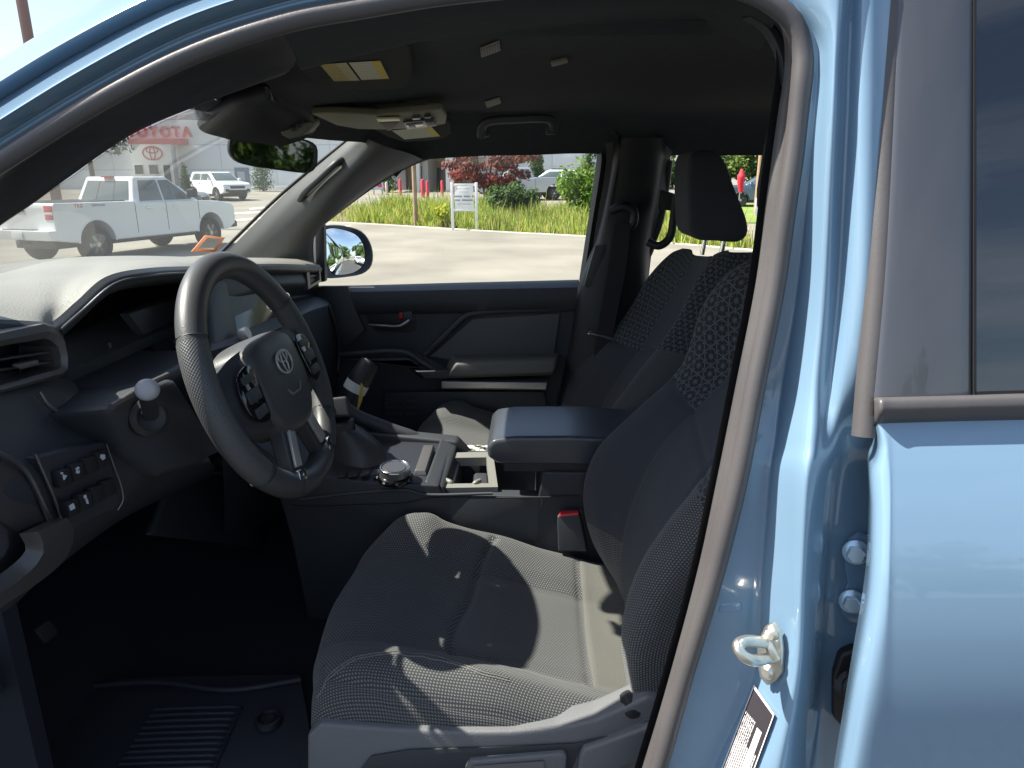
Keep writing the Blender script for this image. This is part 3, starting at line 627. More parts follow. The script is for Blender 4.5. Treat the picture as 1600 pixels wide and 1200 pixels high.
# quarter trim between frame and mirror (sail) and rear pillar
prism('sail_trim', A([(492, 358), (506, 351), (508, 440), (494, 442)], 2.46), (0, .03, 0), M['plastic'], fr, .003)
# far window glass
loft('window_glass', [A([(480, 460), (600, 452), (760, 450), (930, 446)], 2.505), A([(520, 330), (640, 260), (780, 222), (935, 205)], 2.49)], M['side_glass'], car, n=12)
# far door mirror
sm = [(494, 366), (500, 355), (520, 351), (545, 354), (566, 362), (578, 378), (583, 398), (580, 416), (568, 427), (540, 433), (512, 434), (500, 428)]
smc = cr([(p[0], p[1], 0) for p in sm], 40, True); ctr = Vector((540, 393, 0))
mcen = at(540, 393, y=2.70)
vin = (mcen - Vector((0, 0, EYE))).normalized(); vout = Vector((.97, .02, .10)).normalized()      # the glass looks back along the car
mn = (vout - vin).normalized()
def onpl(u, v, e=0):
    d = ray(u, v); o = Vector((0, 0, EYE)); c = mcen + mn * e; return o + d * ((c - o).dot(mn) / d.dot(mn))
gx = [(505, 362), (516, 357), (535, 359), (556, 367), (566, 378), (570, 398), (567, 414), (556, 424), (538, 429), (522, 428), (514, 418), (508, 392)]
gxc = cr([(p[0], p[1], 0) for p in gx], 40, True); gctr = Vector((538, 393, 0))
def near_(p): return min(gxc, key=lambda q: ((q - gctr).normalized() - (p - ctr).normalized()).length)
rows = [[onpl(*near_(p).xy, -.004) for p in smc], [onpl(*near_(p).xy, .006).lerp(onpl(p.x, p.y, .012), .5) for p in smc], [onpl(*(ctr + (p - ctr) * .97).xy, .016) for p in smc], [onpl(p.x, p.y, .008) for p in smc]]
for s_, e in ((1.0, .02), (.97, .06), (.85, .11), (.55, .15), (.1, .165)):
    rows.append([onpl(*(ctr + (p - ctr) * s_).xy) - mn * e for p in smc])
sm_ = grid('side_mirror', rows, M['plastic'], car, True, caps=False, smooth=60)
grid('mirror_glass', [[onpl(*(gctr + (p - gctr) * s_).xy) + mn * (.0075 * (1 - s_ * s_)) for p in gxc] for s_ in (1, .85, .7, .55, .4, .25, .1, .01)], M['mirror'], sm_, True, smooth=180)
tube('mirror_arm', [at(505, 420, y=2.72), at(498, 424, y=2.62), at(490, 428, y=2.52)], .02, M['plastic'], sm_, 12, 10, ell=(1.2, .7))
# ---- far front door: top roll, upper panel, handle recess, insert, armrest, silver bar, pocket
Y0 = 2.43
fd = loft('passenger_door', [A([(470, 446), (545, 446), (700, 442), (905, 437)], 2.50), A([(470, 449), (545, 449), (700, 446), (905, 441)], 2.44), A([(470, 456), (545, 456), (700, 453), (903, 449)], 2.405), A([(470, 470), (548, 470), (700, 468), (902, 466)], 2.40), A([(470, 484), (552, 486), (700, 486), (900, 483)], 2.412), A([(470, 489), (552, 491), (700, 490), (900, 487)], 2.43), A([(470, 560), (560, 560), (700, 560), (885, 560)], 2.44), A([(470, 660), (560, 660), (700, 660), (865, 650)], 2.44), A([(470, 760), (560, 760), (700, 760), (860, 760)], 2.45)], M['plastic_soft'], car, n=30, smooth=40, flip=True)
# dark end cap where the roll meets the dashboard
prism('door_corner_panel', A([(478, 449), (543, 447), (556, 486), (570, 516), (545, 540), (478, 520)], 2.40), (0, .02, 0), M['plastic_soft'], fd, .004)
# handle bowl, pull handle and red-marked lock
prism('handle_bowl', A([(571, 487), (648, 484), (650, 515), (636, 520), (588, 516), (576, 505)], 2.428), (0, .03, 0), M['rubber_dark'], fd, .003)
tube('door_handle', [at(578, 508, y=2.41), at(600, 509, y=2.395), at(625, 509, y=2.395), at(640, 500, y=2.40)], .009, M['silver_dark'], fd, 20, 8, ell=(.7, 1))
prism('lock_knob', A([(628, 488), (643, 486), (645, 500), (630, 502)], 2.412), (0, .015, 0), M['plastic'], fd, .003)
prism('lock_mark', A([(623, 489), (628, 488), (629, 497), (624, 498)], 2.418), (0, .01, 0), M['red'], fd, .001)
# recessed insert with slanted front edge, and diagonal rib
M['insert'] = mat('door_insert_skin', (.1, .102, .1), .6, 0, (500, .4))
prism('door_insert', A([(738, 497), (876, 488), (866, 556), (700, 562), (672, 556)], 2.437), (0, -.012, 0), M['insert'], fd, .008, 3)
tube('door_rib', [at(664, 555, y=2.425), at(700, 520, y=2.42), at(728, 494, y=2.42), at(745, 489, y=2.42), at(880, 482, y=2.42)], .011, M['plastic_soft'], fd, 50, 8, ell=(1, .7))
# armrest pad and bar below it
hexa('armrest', A([(702, 588), (866, 582), (870, 563), (712, 567)], 2.27), A([(690, 588), (868, 582), (876, 551), (705, 554)], 2.44), M['insert'], fd, .012, 4)
hexa('armrest_base', A([(665, 592), (864, 586), (866, 574), (650, 580)], 2.30), A([(655, 590), (866, 584), (868, 570), (640, 575)], 2.44), M['plastic'], fd, .004)
hexa('silver_bar', A([(690, 606), (853, 608), (855, 598), (690, 596)], 2.31), A([(690, 608), (853, 610), (858, 589), (690, 589)], 2.41), M['silver'], fd, .003)
hexa('door_pull_ledge', A([(532, 562), (640, 560), (690, 592), (700, 582)], 2.36), A([(532, 550), (640, 546), (665, 556), (700, 574)], 2.40), M['plastic_soft'], fd, .006, 3)
tube('ledge_front', [at(530, 554, y=2.36), at(634, 551, y=2.36), at(660, 566, y=2.355), at(690, 584, y=2.35)], .010, M['plastic_soft'], fd, 30, 8)
prism('map_pocket', A([(600, 614), (690, 612), (850, 612), (858, 650), (840, 720), (600, 720)], 2.40), (0, .03, 0), M['plastic'], fd, .006)
for k in range(3):
    for a, b in ((604, 628), (632, 654)):
        v = 626 + k * 10; prism('speaker_slot', A([(a, v), (b, v - .5), (b, v + 2.5), (a, v + 3)], 2.396), (0, .004, 0), M['silver_dark'], fd, 0)
# ---- far B pillar, belt, grab, rear door window frame
bp0 = A([(905, 437, 2.46), (880, 540, 2.43), (868, 640, 2.43), (850, 760, 2.43)]); bpt = A([(950, 240, 2.40), (945, 300, 2.40), (932, 380, 2.40)])
c_a = A([(955, 215, 2.42), (948, 290, 2.42), (928, 380, 2.42), (905, 440, 2.42), (893, 520, 2.41), (878, 600, 2.41), (862, 700, 2.42)])
c_b = A([(975, 215, 2.35), (958, 290, 2.37), (938, 384, 2.36), (914, 445, 2.36), (902, 520, 2.35), (888, 600, 2.35), (875, 700, 2.36)])
c_c = A([(1000, 215, 2.34), (990, 290, 2.36), (968, 384, 2.34), (950, 445, 2.33), (940, 520, 2.32), (930, 600, 2.32), (920, 700, 2.33)])
c_d = A([(1030, 215, 2.36), (1024, 290, 2.38), (1005, 384, 2.36), (1000, 445, 2.36), (985, 520, 2.36), (975, 600, 2.36), (965, 700, 2.36)])
c_e = A([(1048, 215, 2.44), (1036, 290, 2.46), (1020, 384, 2.44), (1012, 445, 2.44), (1000, 520, 2.44), (990, 600, 2.44), (980, 700, 2.44)])
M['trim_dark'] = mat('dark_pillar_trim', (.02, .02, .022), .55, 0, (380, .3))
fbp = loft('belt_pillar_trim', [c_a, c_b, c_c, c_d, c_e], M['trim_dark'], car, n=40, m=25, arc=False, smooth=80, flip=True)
tube('belt_guide', [at(955, 330, y=2.33), at(972, 322, y=2.315), at(990, 330, y=2.315), at(988, 352, y=2.315), at(968, 358, y=2.32)], .014, M['rubber_dark'], fbp, 30, 10)
loft('seat_belt', [A([(960, 348), (950, 420), (936, 500), (925, 580)], 2.31), A([(985, 350), (978, 420), (962, 500), (950, 580)], 2.305)], mat('belt_webbing', (.012, .012, .014), .7, 0, (900, .5)), fbp, n=20, thick=.003, flip=True)
lathe('belt_anchor_pin', [(.0005, .05), (.009, .05), (.010, .045), (.009, .04), (.0045, .038), (.0045, -.04)], M['chrome'], fbp, 14, basis(at(940, 525, y=2.28), (-1, -.15, .35)))
prism('pillar_cover', A([(930, 384), (944, 382), (948, 386), (944, 445), (912, 448)], 2.345), (0, .02, 0), M['trim'], fbp, .004)
# rear door frame: front bar and lower arm of the opening, seen behind the passenger headrest
rf = [(1000, 412), (1018, 400), (1030, 360), (1042, 305), (1042, 262), (1058, 228), (1086, 212), (1130, 208), (1260, 206), (1420, 208)]
rfo = [(975, 420), (1002, 398), (1012, 360), (1020, 300), (1024, 255), (1040, 214), (1080, 198), (1130, 194), (1260, 192), (1420, 194)]
tube('rear_window_frame', [at(1046, 250, y=2.44), at(1040, 296, y=2.44), at(1030, 350, y=2.43), at(1012, 396, y=2.43)], .012, M['rubber_dark'], car, 30, 8)
rf2 = loft('rear_door_frame', [A(rf, 2.46), A(rf, 2.43), A(rfo, 2.40), A([(u - 12, v - 10) for u, v in rfo], 2.38)], M['trim'], car, n=60, smooth=60, flip=True, arc=False)
# folded rear grab strap hanging in the opening
tube('rear_assist_bar', [at(1012, 378, y=2.30), at(1030, 384, y=2.29), at(1046, 372, y=2.29), at(1052, 345, y=2.29), at(1056, 305, y=2.30)], .013, M['rubber_dark'], rf2, 30, 10)
prism('pillar_latch_cover', A([(1034, 296), (1056, 303), (1058, 330), (1030, 328)], 2.34), (0, .03, 0), M['rubber_dark'], rf2, .005)
box('rear_seat_block', (.95, .95, .55), (1.25, 2.35, 1.02), M['plastic'], car, .05, 4)
grid('rear_side_wall', [[Vector((x, y, z)) for x in (.30, .9, 1.6, 2.85)] for y, z in ((2.46, .40), (2.46, .9), (2.46, 1.17), (2.5, 1.19))], M['plastic'], car, thick=.03, flip=False)
# grab handle over the far door
gh = tube('roof_grab_handle', [at(752, 213, y=2.24), at(754, 196, y=2.20), at(766, 189, y=2.18), at(806, 186, y=2.17), at(850, 185, y=2.18), at(862, 189, y=2.20), at(866, 206, y=2.24)], .0135, M['trim'], car, 44, 10, ell=(.8, 1.1))
for (u, v) in ((756, 208), (861, 204)): prism('handle_mount', A([(u - 8, v - 8), (u + 8, v - 9), (u + 9, v + 6), (u - 8, v + 7)], 2.25), (0, -.025, 0), M['trim'], gh, .006, 3)
# floor, firewall, far footwell, rear bulkhead
grid('floor_pan', [[Vector((x, y, .46 if -.95 < x < .3 else (.62 if x < 0 else .5))) for x in (-1.3, -1.05, -.9, -.3, .3, 1.0, 2.88)] for y in (.84, 1.2, 1.6, 2.0, 2.48)], M['carpet'], car, thick=.03, flip=False)
grid('firewall', [[Vector((x, y, z)) for y in (.84, 1.6, 2.48)] for x, z in ((-1.02, .45), (-1.2, .62), (-1.26, .9), (-1.26, 1.2))], M['carpet'], car, thick=.03)
grid('sun_leak_panel', [[Vector((x, y, z)) for y in (.84, 1.2, 1.6, 2.0, 2.47)] for x, z in ((-.77, 1.235), (-1.0, 1.24), (-1.3, 1.2))], M['plastic'], car, thick=.02)  # hidden sheet added under the dash top to stop sun reaching the floor
grid('footwell_side', [[Vector((x, .90, z)) for x in (-1.25, -1.0, -.76)] for z in (.45, .75, 1.05, 1.235)], M['carpet'], car, thick=.03, flip=True)
# =================================================================== DASHBOARD
d0 = A([(-150, 495, .86), (0, 499, .95), (58, 502, .995), (82, 502, 1.05), (120, 470, 1.12), (166, 432, 1.17), (228, 419, 1.28), (298, 416, 1.52), (345, 418, 1.74), (410, 412, 1.88), (497, 414, 2.36)])
d1 = A([(-150, 470, .95), (0, 470, 1.06), (60, 470, 1.10), (94, 464, 1.15), (128, 443, 1.20), (172, 424, 1.26), (234, 413, 1.40), (304, 410, 1.62), (350, 411, 1.79), (412, 408, 1.95), (492, 410, 2.4)])
d2 = A([(-150, 446, 1.2), (0, 444, 1.25), (62, 436, 1.3), (100, 428, 1.36), (140, 420, 1.43), (180, 412, 1.5), (240, 406, 1.62), (308, 405, 1.75), (352, 405, 1.85), (415, 405, 2.08), (486, 407, 2.44)])
d3 = A([(-150, 426, 1.45), (0, 421, 1.5), (62, 411, 1.58), (102, 406, 1.64), (142, 403, 1.70), (182, 401, 1.74), (242, 400, 1.82), (310, 402, 1.9), (354, 403, 2.02), (418, 403, 2.2), (480, 406, 2.46)])
d4 = [p + Vector((-.12, .02, -.012)) for p in d3]; d5 = [p + Vector((-.3, .04, -.09)) for p in d3]
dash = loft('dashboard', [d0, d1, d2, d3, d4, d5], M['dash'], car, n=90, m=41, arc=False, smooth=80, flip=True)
# front lip of the hood and the dark binnacle behind it
lip1 = [p + Vector((.012, 0, -.012)) for p in d0]; lip2 = [p + Vector((-.005, .002, -.032)) for p in d0]; lip3 = [p + Vector((-.10, .01, -.045)) for p in d0]
loft('dash_lip', [d0, lip1, lip2, lip3], M['plastic'], dash, n=90, m=13, arc=False, smooth=50)
tube('hood_bead', [p + Vector((.012, -.004, -.014)) for p in d0[3:8]], .0035, M['plastic'], dash, 50, 8)
grid('binnacle', [cr(AX([(60, 486, -.98), (165, 424, -1.02), (345, 408, -1.04)]), 10), cr(AX([(60, 560, -.90), (165, 530, -.92), (345, 500, -.92)]), 10), cr(AX([(60, 640, -.80), (170, 620, -.82), (345, 600, -.82)]), 10), cr(AX([(60, 670, -.72), (190, 640, -.72), (345, 610, -.72)]), 10)], M['rubber_dark'], dash, flip=True)
prism('instrument_screen', AX([(200, 490, -.80), (290, 462, -.80), (296, 566, -.77), (256, 562, -.77)]), (-.02, 0, 0), M['plastic'], dash, .004)
box('column_cover', (-.90, 1.10, 1.08), (-.63, 1.36, 1.215), M['plastic'], dash, .02, 3)
# warning triangle glyph marks, faint on the gloss panel
for k in range(3): prism('printed_mark', AX([(170 + k * 7, 536 + k * 6, -.79), (173 + k * 7, 535 + k * 6, -.79), (178 + k * 7, 552 + k * 6, -.79), (175 + k * 7, 553 + k * 6, -.79)]), (-.002, 0, 0), M['silver_dark'], dash, 0)
# main face below: from under the hood down to the knee bolster
def rowx(pts): return cr(AX(pts), 50)
face = [rowx([(-160, 560, -.72), (0, 575, -.74), (100, 590, -.76), (190, 640, -.74), (300, 600, -.76)]),
        rowx([(-160, 620, -.70), (0, 614, -.705), (70, 610, -.71), (190, 650, -.70), (310, 640, -.72)]),
        rowx([(-160, 660, -.66), (0, 660, -.68), (110, 662, -.69), (200, 665, -.69), (320, 680, -.70)]),
        rowx([(-160, 730, -.62), (0, 705, -.655), (120, 690, -.665), (200, 690, -.66), (325, 712, -.69)]),
        rowx([(-160, 800, -.60), (0, 770, -.63), (120, 740, -.65), (210, 735, -.64), (330, 722, -.68)]),
        rowx([(-160, 900, -.62), (0, 860, -.64), (110, 815, -.66), (200, 775, -.66), (335, 728, -.70)]),
        rowx([(-160, 950, -.66), (0, 925, -.67), (80, 870, -.68), (190, 800, -.70), (335, 735, -.74)]),
        rowx([(-160, 985, -.76), (0, 960, -.76), (60, 910, -.78), (190, 812, -.80), (335, 745, -.84)])]
cols_ = [crp([r_[i] for r_ in face], 36) for i in range(50)]
grid('dash_face', [[cols_[i][j] for i in range(50)] for j in range(36)], M['plastic_soft'], dash, smooth=70, flip=True)
prism('dash_end_cap', [Vector((x, .872, z)) for x, z in ((-.78, 1.26), (-.80, 1.10), (-.84, 1.02), (-.92, 1.0), (-1.2, 1.0), (-1.25, 1.24), (-1.0, 1.29), (-.85, 1.31))], (0, .02, 0), M['plastic'], dash, .006)
# left air vent
M['bezel'] = mat('vent_bezel', (.12, .112, .108), .35, .4, (400, .1))
vo = AX([(-90, 543, -.70), (0, 521, -.70), (68, 506, -.70), (84, 511, -.70), (99, 526, -.70), (105, 556, -.70), (105, 578, -.70), (97, 588, -.70), (0, 614, -.70), (-90, 640, -.70)])
vi = AX([(-90, 562, -.70), (0, 541, -.70), (68, 529, -.70), (78, 531, -.70), (91, 541, -.70), (95, 557, -.70), (95, 573, -.70), (90, 577, -.70), (0, 602, -.70), (-90, 622, -.70)])
vent = grid('air_vent', [[p + Vector((-.03, 0, 0)) for p in vo], vo, [a.lerp(b, .5) + Vector((.006, 0, 0)) for a, b in zip(vo, vi)], vi, [p + Vector((-.06, 0, 0)) for p in vi]], M['bezel'], car, smooth=40, flip=True)
prism('vent_back', AX([(-90, 540, -.755), (0, 530, -.755), (92, 516, -.755), (108, 590, -.755), (0, 620, -.755), (-90, 640, -.755)]), (-.01, 0, 0), M['rubber_dark'], vent, 0)
for dv in (14, 30): hexa('louver', AX([(-90, 560 + dv, -.71), (92, 532 + dv, -.71), (92, 536 + dv, -.71), (-90, 564 + dv, -.71)]), AX([(-90, 556 + dv, -.75), (92, 528 + dv, -.75), (92, 532 + dv, -.75), (-90, 560 + dv, -.75)]), M['plastic'], vent, .001)
for u in (30, 78): hexa('vane', AX([(u, 540, -.735), (u + 3, 540, -.735), (u + 3, 592, -.735), (u, 593, -.735)]), AX([(u - 2, 540, -.752), (u + 1, 540, -.752), (u + 1, 592, -.752), (u - 2, 593, -.752)]), M['plastic'], vent, 0)
hexa('vent_tab', AX([(16, 571, -.695), (60, 562, -.695), (62, 570, -.695), (34, 578, -.695)]), AX([(18, 567, -.72), (56, 560, -.72), (58, 567, -.72), (30, 574, -.72)]), M['bezel'], vent, .003, 3)
# trim line and lower-left garnish
tube('trim_seam', AX([(62, 612, -.695), (75, 632, -.69), (100, 650, -.685), (126, 664, -.68), (137, 680, -.672)]), .0025, M['silver_dark'], dash, 30, 8)
M['bronze'] = mat('brushed_garnish', (.10, .09, .092), .35, .4, (300, .1))
gs = prism('side_garnish', AX([(-90, 690, -.63), (0, 714, -.635), (40, 738, -.64), (76, 812, -.645), (28, 832, -.635), (-90, 760, -.61)]), (-.02, 0, 0), M['bronze'], dash, .004)
tube('garnish_edge', AX([(-90, 684, -.625), (0, 710, -.63), (40, 736, -.635), (78, 814, -.64)]), .004, M['silver_dark'], dash, 30, 8)
prism('corner_cap', AX([(-90, 770, -.59), (-10, 796, -.60), (14, 826, -.61), (20, 850, -.615), (8, 874, -.62), (-90, 910, -.60)]), (-.05, 0, 0), M['plastic_soft'], dash, .012, 4)
loft('side_skirt', [AX([(78, 812, -.635), (90, 830, -.64), (84, 858, -.645), (50, 890, -.65), (-90, 990, -.62)]), AX([(30, 834, -.612), (40, 860, -.615), (10, 890, -.62), (-60, 930, -.62), (-90, 940, -.60)])], M['bezel'], dash, n=20, thick=.02, smooth=60)
# switch panel with two rows of buttons
sp = prism('switch_panel', AX([(57, 714, -.636), (110, 700, -.637), (166, 690, -.638), (178, 728, -.636), (190, 762, -.635), (192, 782, -.636), (184, 796, -.64), (142, 815, -.645), (106, 838, -.65), (98, 800, -.645), (80, 760, -.64)]), (-.03, 0, 0), M['plastic'], car, .006, 3)
tube('panel_edge', AX([(166, 694, -.634), (178, 728, -.632), (190, 762, -.631), (192, 782, -.632), (184, 797, -.637)]), .0014, M['silver_dark'], sp, 30, 8)
tube('panel_edge', AX([(55, 710, -.637), (70, 744, -.638), (93, 800, -.642), (104, 836, -.648)]), .0025, M['silver_dark'], sp, 30, 8)
glyph = mat('printed_glyph', (.55, .57, .62), .6)
def btn(c, du, dv, gl):
    (u, v) = c; q = [(u - 10, v - 8), (u + 8, v - 14), (u + 14, v + 10), (u - 4, v + 18)]
    prism('switch_button', [at(a, b, x=-.627) for a, b in q], (-.012, 0, 0), M['rubber_dark'], sp, .0025)
    for i, g in enumerate(gl): prism('button_glyph', [at(u + a, v + b, x=-.6262) for a, b in g], (-.001, 0, 0), glyph, sp, 0)
tri = [[(-3, -4), (4, -2), (0, 5), (-1, 5)], [(-6, -7), (-2, -7), (-2, -5), (-5, -4)]]
swg = [[(-4, -2), (0, -6), (3, -4), (-1, 0)], [(-2, 0), (3, 0), (2, 5), (-3, 4)]]
sq = [[(-3, -5), (3, -5), (4, 1), (0, 4), (-4, 0)]]
for c, g in (((101, 745), tri), ((122, 735), swg), ((142, 725), []), ((161, 715), sq), ((113, 792), [[(-5, -2), (2, -6), (5, 2), (-2, 6)]]), ((134, 781), [[(-3, -7), (1, -8), (2, -3), (-2, -2)], [(0, -2), (3, -2), (5, 6), (2, 6)]]), ((153, 770), []), ((171, 760), [])): btn(c, 0, 0, g)
# steering-column shroud and stalk
cs = prism('column_shroud', AX([(172, 638, -.60), (225, 608, -.60), (275, 590, -.60), (300, 640, -.57), (330, 700, -.56), (326, 720, -.58), (250, 745, -.62), (205, 720, -.63)]), (-.2, 0, -.02), M['plastic_soft'], car, .015, 4)
tube('shroud_edge', AX([(174, 636, -.595), (225, 604, -.59), (262, 586, -.585)]), .005, M['bezel'], cs, 20, 8)
lathe('stalk_collar', [(.018, -.02), (.030, -.01), (.030, 0), (.022, .006), (.018, .004)], M['rubber_dark'], cs, 26, basis(at(234, 652, x=-.585), (.75, -.55, .25)))
tube('stalk', [at(236, 655, x=-.60), at(233, 632, x=-.565), at(230, 612, x=-.545)], [.013, .0125, .0125], M['plastic'], cs, 12, 14)
bk = at(230, 609, x=-.54); Bs = basis(bk, (.35, -.85, .25))
lathe('stalk_end', [(.002, .0125), (.009, .0120), (.0138, .009), (.0158, .003), (.0158, -.008), (.0135, -.014)], M['white_plastic'], cs, 24, Bs, 70)
# far half of the dash: touchscreen, pad, vent, shelf, glove box
scr_m = mat('touchscreen_glass', (.03, .03, .032), .16)
ts = prism('touchscreen', AX([(324, 437, -.735), (340, 432, -.735), (424, 419, -.735), (442, 515, -.67), (395, 548, -.66), (344, 570, -.655)]), (-.025, 0, 0), M['plastic'], car, .006, 3)
prism('screen_glass', AX([(357, 440, -.731), (419, 425, -.731), (434, 512, -.672), (375, 545, -.662)]), (-.006, 0, 0), scr_m, ts, .002)
prism('screen_side_bezel', AX([(325, 440, -.728), (354, 436, -.728), (372, 545, -.655), (340, 566, -.648)]), (-.02, 0, 0), M['plastic'], ts, .004)
lathe('volume_knob', [(.001, .018), (.014, .018), (.016, .014), (.016, 0)], M['silver'], ts, 20, basis(at(377, 524, x=-.655), (.9, 0, .3)))
fdash = [cr(AX([(320, 440, -.73), (420, 424, -.72), (470, 420, -.72), (500, 420, -.72)]), 20), cr(AX([(320, 480, -.72), (425, 448, -.705), (470, 444, -.70), (498, 446, -.70)]), 20), cr(AX([(330, 500, -.74), (430, 468, -.74), (470, 462, -.74), (498, 460, -.74)]), 20), cr(AX([(330, 520, -.71), (430, 482, -.71), (480, 468, -.71), (506, 464, -.715)]), 20),
         cr(AX([(330, 545, -.655), (430, 512, -.655), (480, 484, -.66), (514, 474, -.67)]), 20), cr(AX([(330, 560, -.65), (430, 525, -.65), (480, 500, -.655), (518, 484, -.665)]), 20), cr(AX([(340, 640, -.66), (430, 600, -.66), (490, 570, -.66), (526, 540, -.67)]), 20), cr(AX([(350, 760, -.72), (440, 720, -.72), (500, 690, -.72), (530, 640, -.72)]), 20), cr(AX([(350, 860, -.85), (440, 820, -.85), (500, 780, -.85), (530, 760, -.85)]), 20)]
cols_ = [crp([r_[i] for r_ in fdash], 50) for i in range(20)]
grid('passenger_dash', [[cols_[i][j] for i in range(20)] for j in range(50)], M['plastic_soft'], dash, smooth=60, flip=True)
tube('glove_box_seam', AX([(514, 478, -.662), (522, 500, -.655), (530, 540, -.66), (528, 580, -.665)]), .006, M['plastic'], dash, 20, 8)
fv = AX([(478, 412, -.705), (500, 414, -.70), (502, 440, -.69), (482, 452, -.69)])
fvo = grid('air_vent', [[p + Vector((-.03, 0, 0)) for p in fv] + [fv[0] + Vector((-.03, 0, 0))], fv + [fv[0]], [(sum(fv, Vector()) / 4).lerp(p, .72) + Vector((.002, 0, 0)) for p in fv + [fv[0]]], [(sum(fv, Vector()) / 4).lerp(p, .68) + Vector((-.04, 0, 0)) for p in fv + [fv[0]]]], M['bezel'], car, smooth=30, flip=True)
prism('vent_back', [(sum(fv, Vector()) / 4).lerp(p, .8) + Vector((-.03, 0, 0)) for p in fv], (-.01, 0, 0), M['rubber_dark'], fvo, 0)
hexa('louver', AX([(484, 430, -.70), (499, 429, -.70), (499, 432, -.70), (484, 433, -.70)]), AX([(484, 429, -.73), (499, 428, -.73), (499, 431, -.73), (484, 432, -.73)]), M['plastic'], fvo, 0)
# =================================================================== STEERING WHEEL
WS = 1.035; WC = Vector((-.474 * WS, 1.22 * WS, EYE - .347 * WS)); wt = .339; wyaw = -.038; RR = .205 * WS
wn = Vector((math.cos(wt) * math.cos(wyaw), math.cos(wt) * math.sin(wyaw), math.sin(wt))); we1 = Vector((-math.sin(wyaw), math.cos(wyaw), 0)); we2 = wn.cross(we1)
def wl_(a, b, h=0): return WC + we1 * (a * WS) + we2 * (b * WS) + wn * (h * WS)
def wp(u, v, h=.02):
    d = ray(u, v); o = Vector((0, 0, EYE)); c = WC + wn * h; return o + d * ((c - o).dot(wn) / d.dot(wn))
def arc(a0, a1, n, rr=.205): return [wl_(rr * math.cos(R(a0 + (a1 - a0) * i / n)), rr * math.sin(R(a0 + (a1 - a0) * i / n))) for i in range(n + 1)]
whl = tube('steering_wheel', [wl_(.205 * math.cos(2 * math.pi * i / 24), .205 * math.sin(2 * math.pi * i / 24)) for i in range(24)], .0225 * WS, M['leather'], car, 96, 16, True, ell=(1, 1.08), up=wn)
perf = mat('perforated_leather', (.075, .075, .076), .5); k_ = NB(perf); u_, v_, _ = k_.sep(k_.uv())
dts = k_.f('MULTIPLY', k_.f('SINE', k_.f('MULTIPLY', u_, 2 * math.pi / .0055)), k_.f('SINE', k_.f('MULTIPLY', v_, 2 * math.pi / .0055)))
k_.bump(dts, .35, .0009)
for a0, a1 in ((150, 218), (-38, 30)): tube('rim_grip', arc(a0, a1, 14), .0232 * WS, perf, whl, 50, 18, ell=(1, 1.08), up=wn)
for a in (148, 220, -40, 32, 246, 294):
    c = wl_(.205 * math.cos(R(a)), .205 * math.sin(R(a))); t_ = we1 * -math.sin(R(a)) + we2 * math.cos(R(a)); rad = we1 * math.cos(R(a)) + we2 * math.sin(R(a))
    tube('rim_stitch', [c + rad * (.024 * math.cos(2 * math.pi * i / 12)) + wn * (.0261 * math.sin(2 * math.pi * i / 12)) for i in range(12)], .0011, M['rubber_dark'], whl, 36, 5, True)
# airbag pad
pad = [(-.088, .052), (-.06, .066), (0, .070), (.06, .066), (.088, .052), (.094, .01), (.088, -.045), (.055, -.09), (0, -.102), (-.055, -.09), (-.088, -.045), (-.094, .01)]
padc = cr([(a, b, 0) for a, b in pad], 44, True)
rows = [[wl_(p.x * s_ * 1.06, p.y * s_ * 1.06 - .006, h) for p in padc] for s_, h in ((1.0, -.04), (1.02, 0), (1.0, .018), (.94, .028), (.86, .033), (.6, .037), (.3, .039), (.02, .04))]
hub = grid('airbag_pad', rows, M['leather'], whl, True, smooth=60)
# spoke covers at 9 and 3 o'clock and their switch pods
for s_ in (-1, 1):
    loft('spoke', [[wl_(s_ * .06, .062, .012), wl_(s_ * .12, .058, .012), wl_(s_ * .165, .046, .008), wl_(s_ * .196, .036, .004)], [wl_(s_ * .07, .0, .026), wl_(s_ * .12, .0, .028), wl_(s_ * .165, -.005, .018), wl_(s_ * .198, -.005, .006)], [wl_(s_ * .06, -.082, .014), wl_(s_ * .12, -.074, .014), wl_(s_ * .165, -.060, .008), wl_(s_ * .194, -.050, .004)]], M['plastic_soft'], whl, n=16, m=12, thick=.02, smooth=60, flip=s_ > 0)
    pc = cr([wl_(s_ * a, b, .0285 - .06 * max(0, a - .13)) for a, b in ((.104, .036), (.15, .032), (.166, .01), (.166, -.03), (.15, -.05), (.112, -.056), (.102, -.02))], 28, True)
    pod = prism('button_pad', pc, wn * .004, M['gloss'], whl, .002)
    for a, b, ww, hh in ((.130, .020, .042, .014), (.133, -.008, .046, .022), (.132, -.037, .040, .018)):
        prism('wheel_button', rrect(wl_(s_ * a, b, .031 - .06 * max(0, a - .13)), we1, we2, ww, hh, .003, 3), wn * .0035, M['plastic'], whl, .001)
# twin lower spokes with silver inlays and bright tips
for s_ in (-1, 1):
    hexa('lower_spoke', [wl_(s_ * .022, -.085, -.012), wl_(s_ * .062, -.08, -.012), wl_(s_ * .098, -.186, -.012), wl_(s_ * .050, -.198, -.012)], [wl_(s_ * .022, -.085, .018), wl_(s_ * .062, -.08, .018), wl_(s_ * .094, -.184, .012), wl_(s_ * .052, -.194, .012)], M['plastic'], whl, .005, 3)
    prism('spoke_inlay', [wl_(s_ * .030, -.092, .0175), wl_(s_ * .054, -.088, .0185), wl_(s_ * .080, -.160, .0145), wl_(s_ * .056, -.166, .0135)], wn * .006, M['silver'], whl, .0015)
    prism('spoke_tip', [wl_(s_ * .060, -.170, .0145), wl_(s_ * .086, -.164, .0145), wl_(s_ * .092, -.182, .014), wl_(s_ * .066, -.189, .014)], wn * .009, M['chrome'], whl, .002)
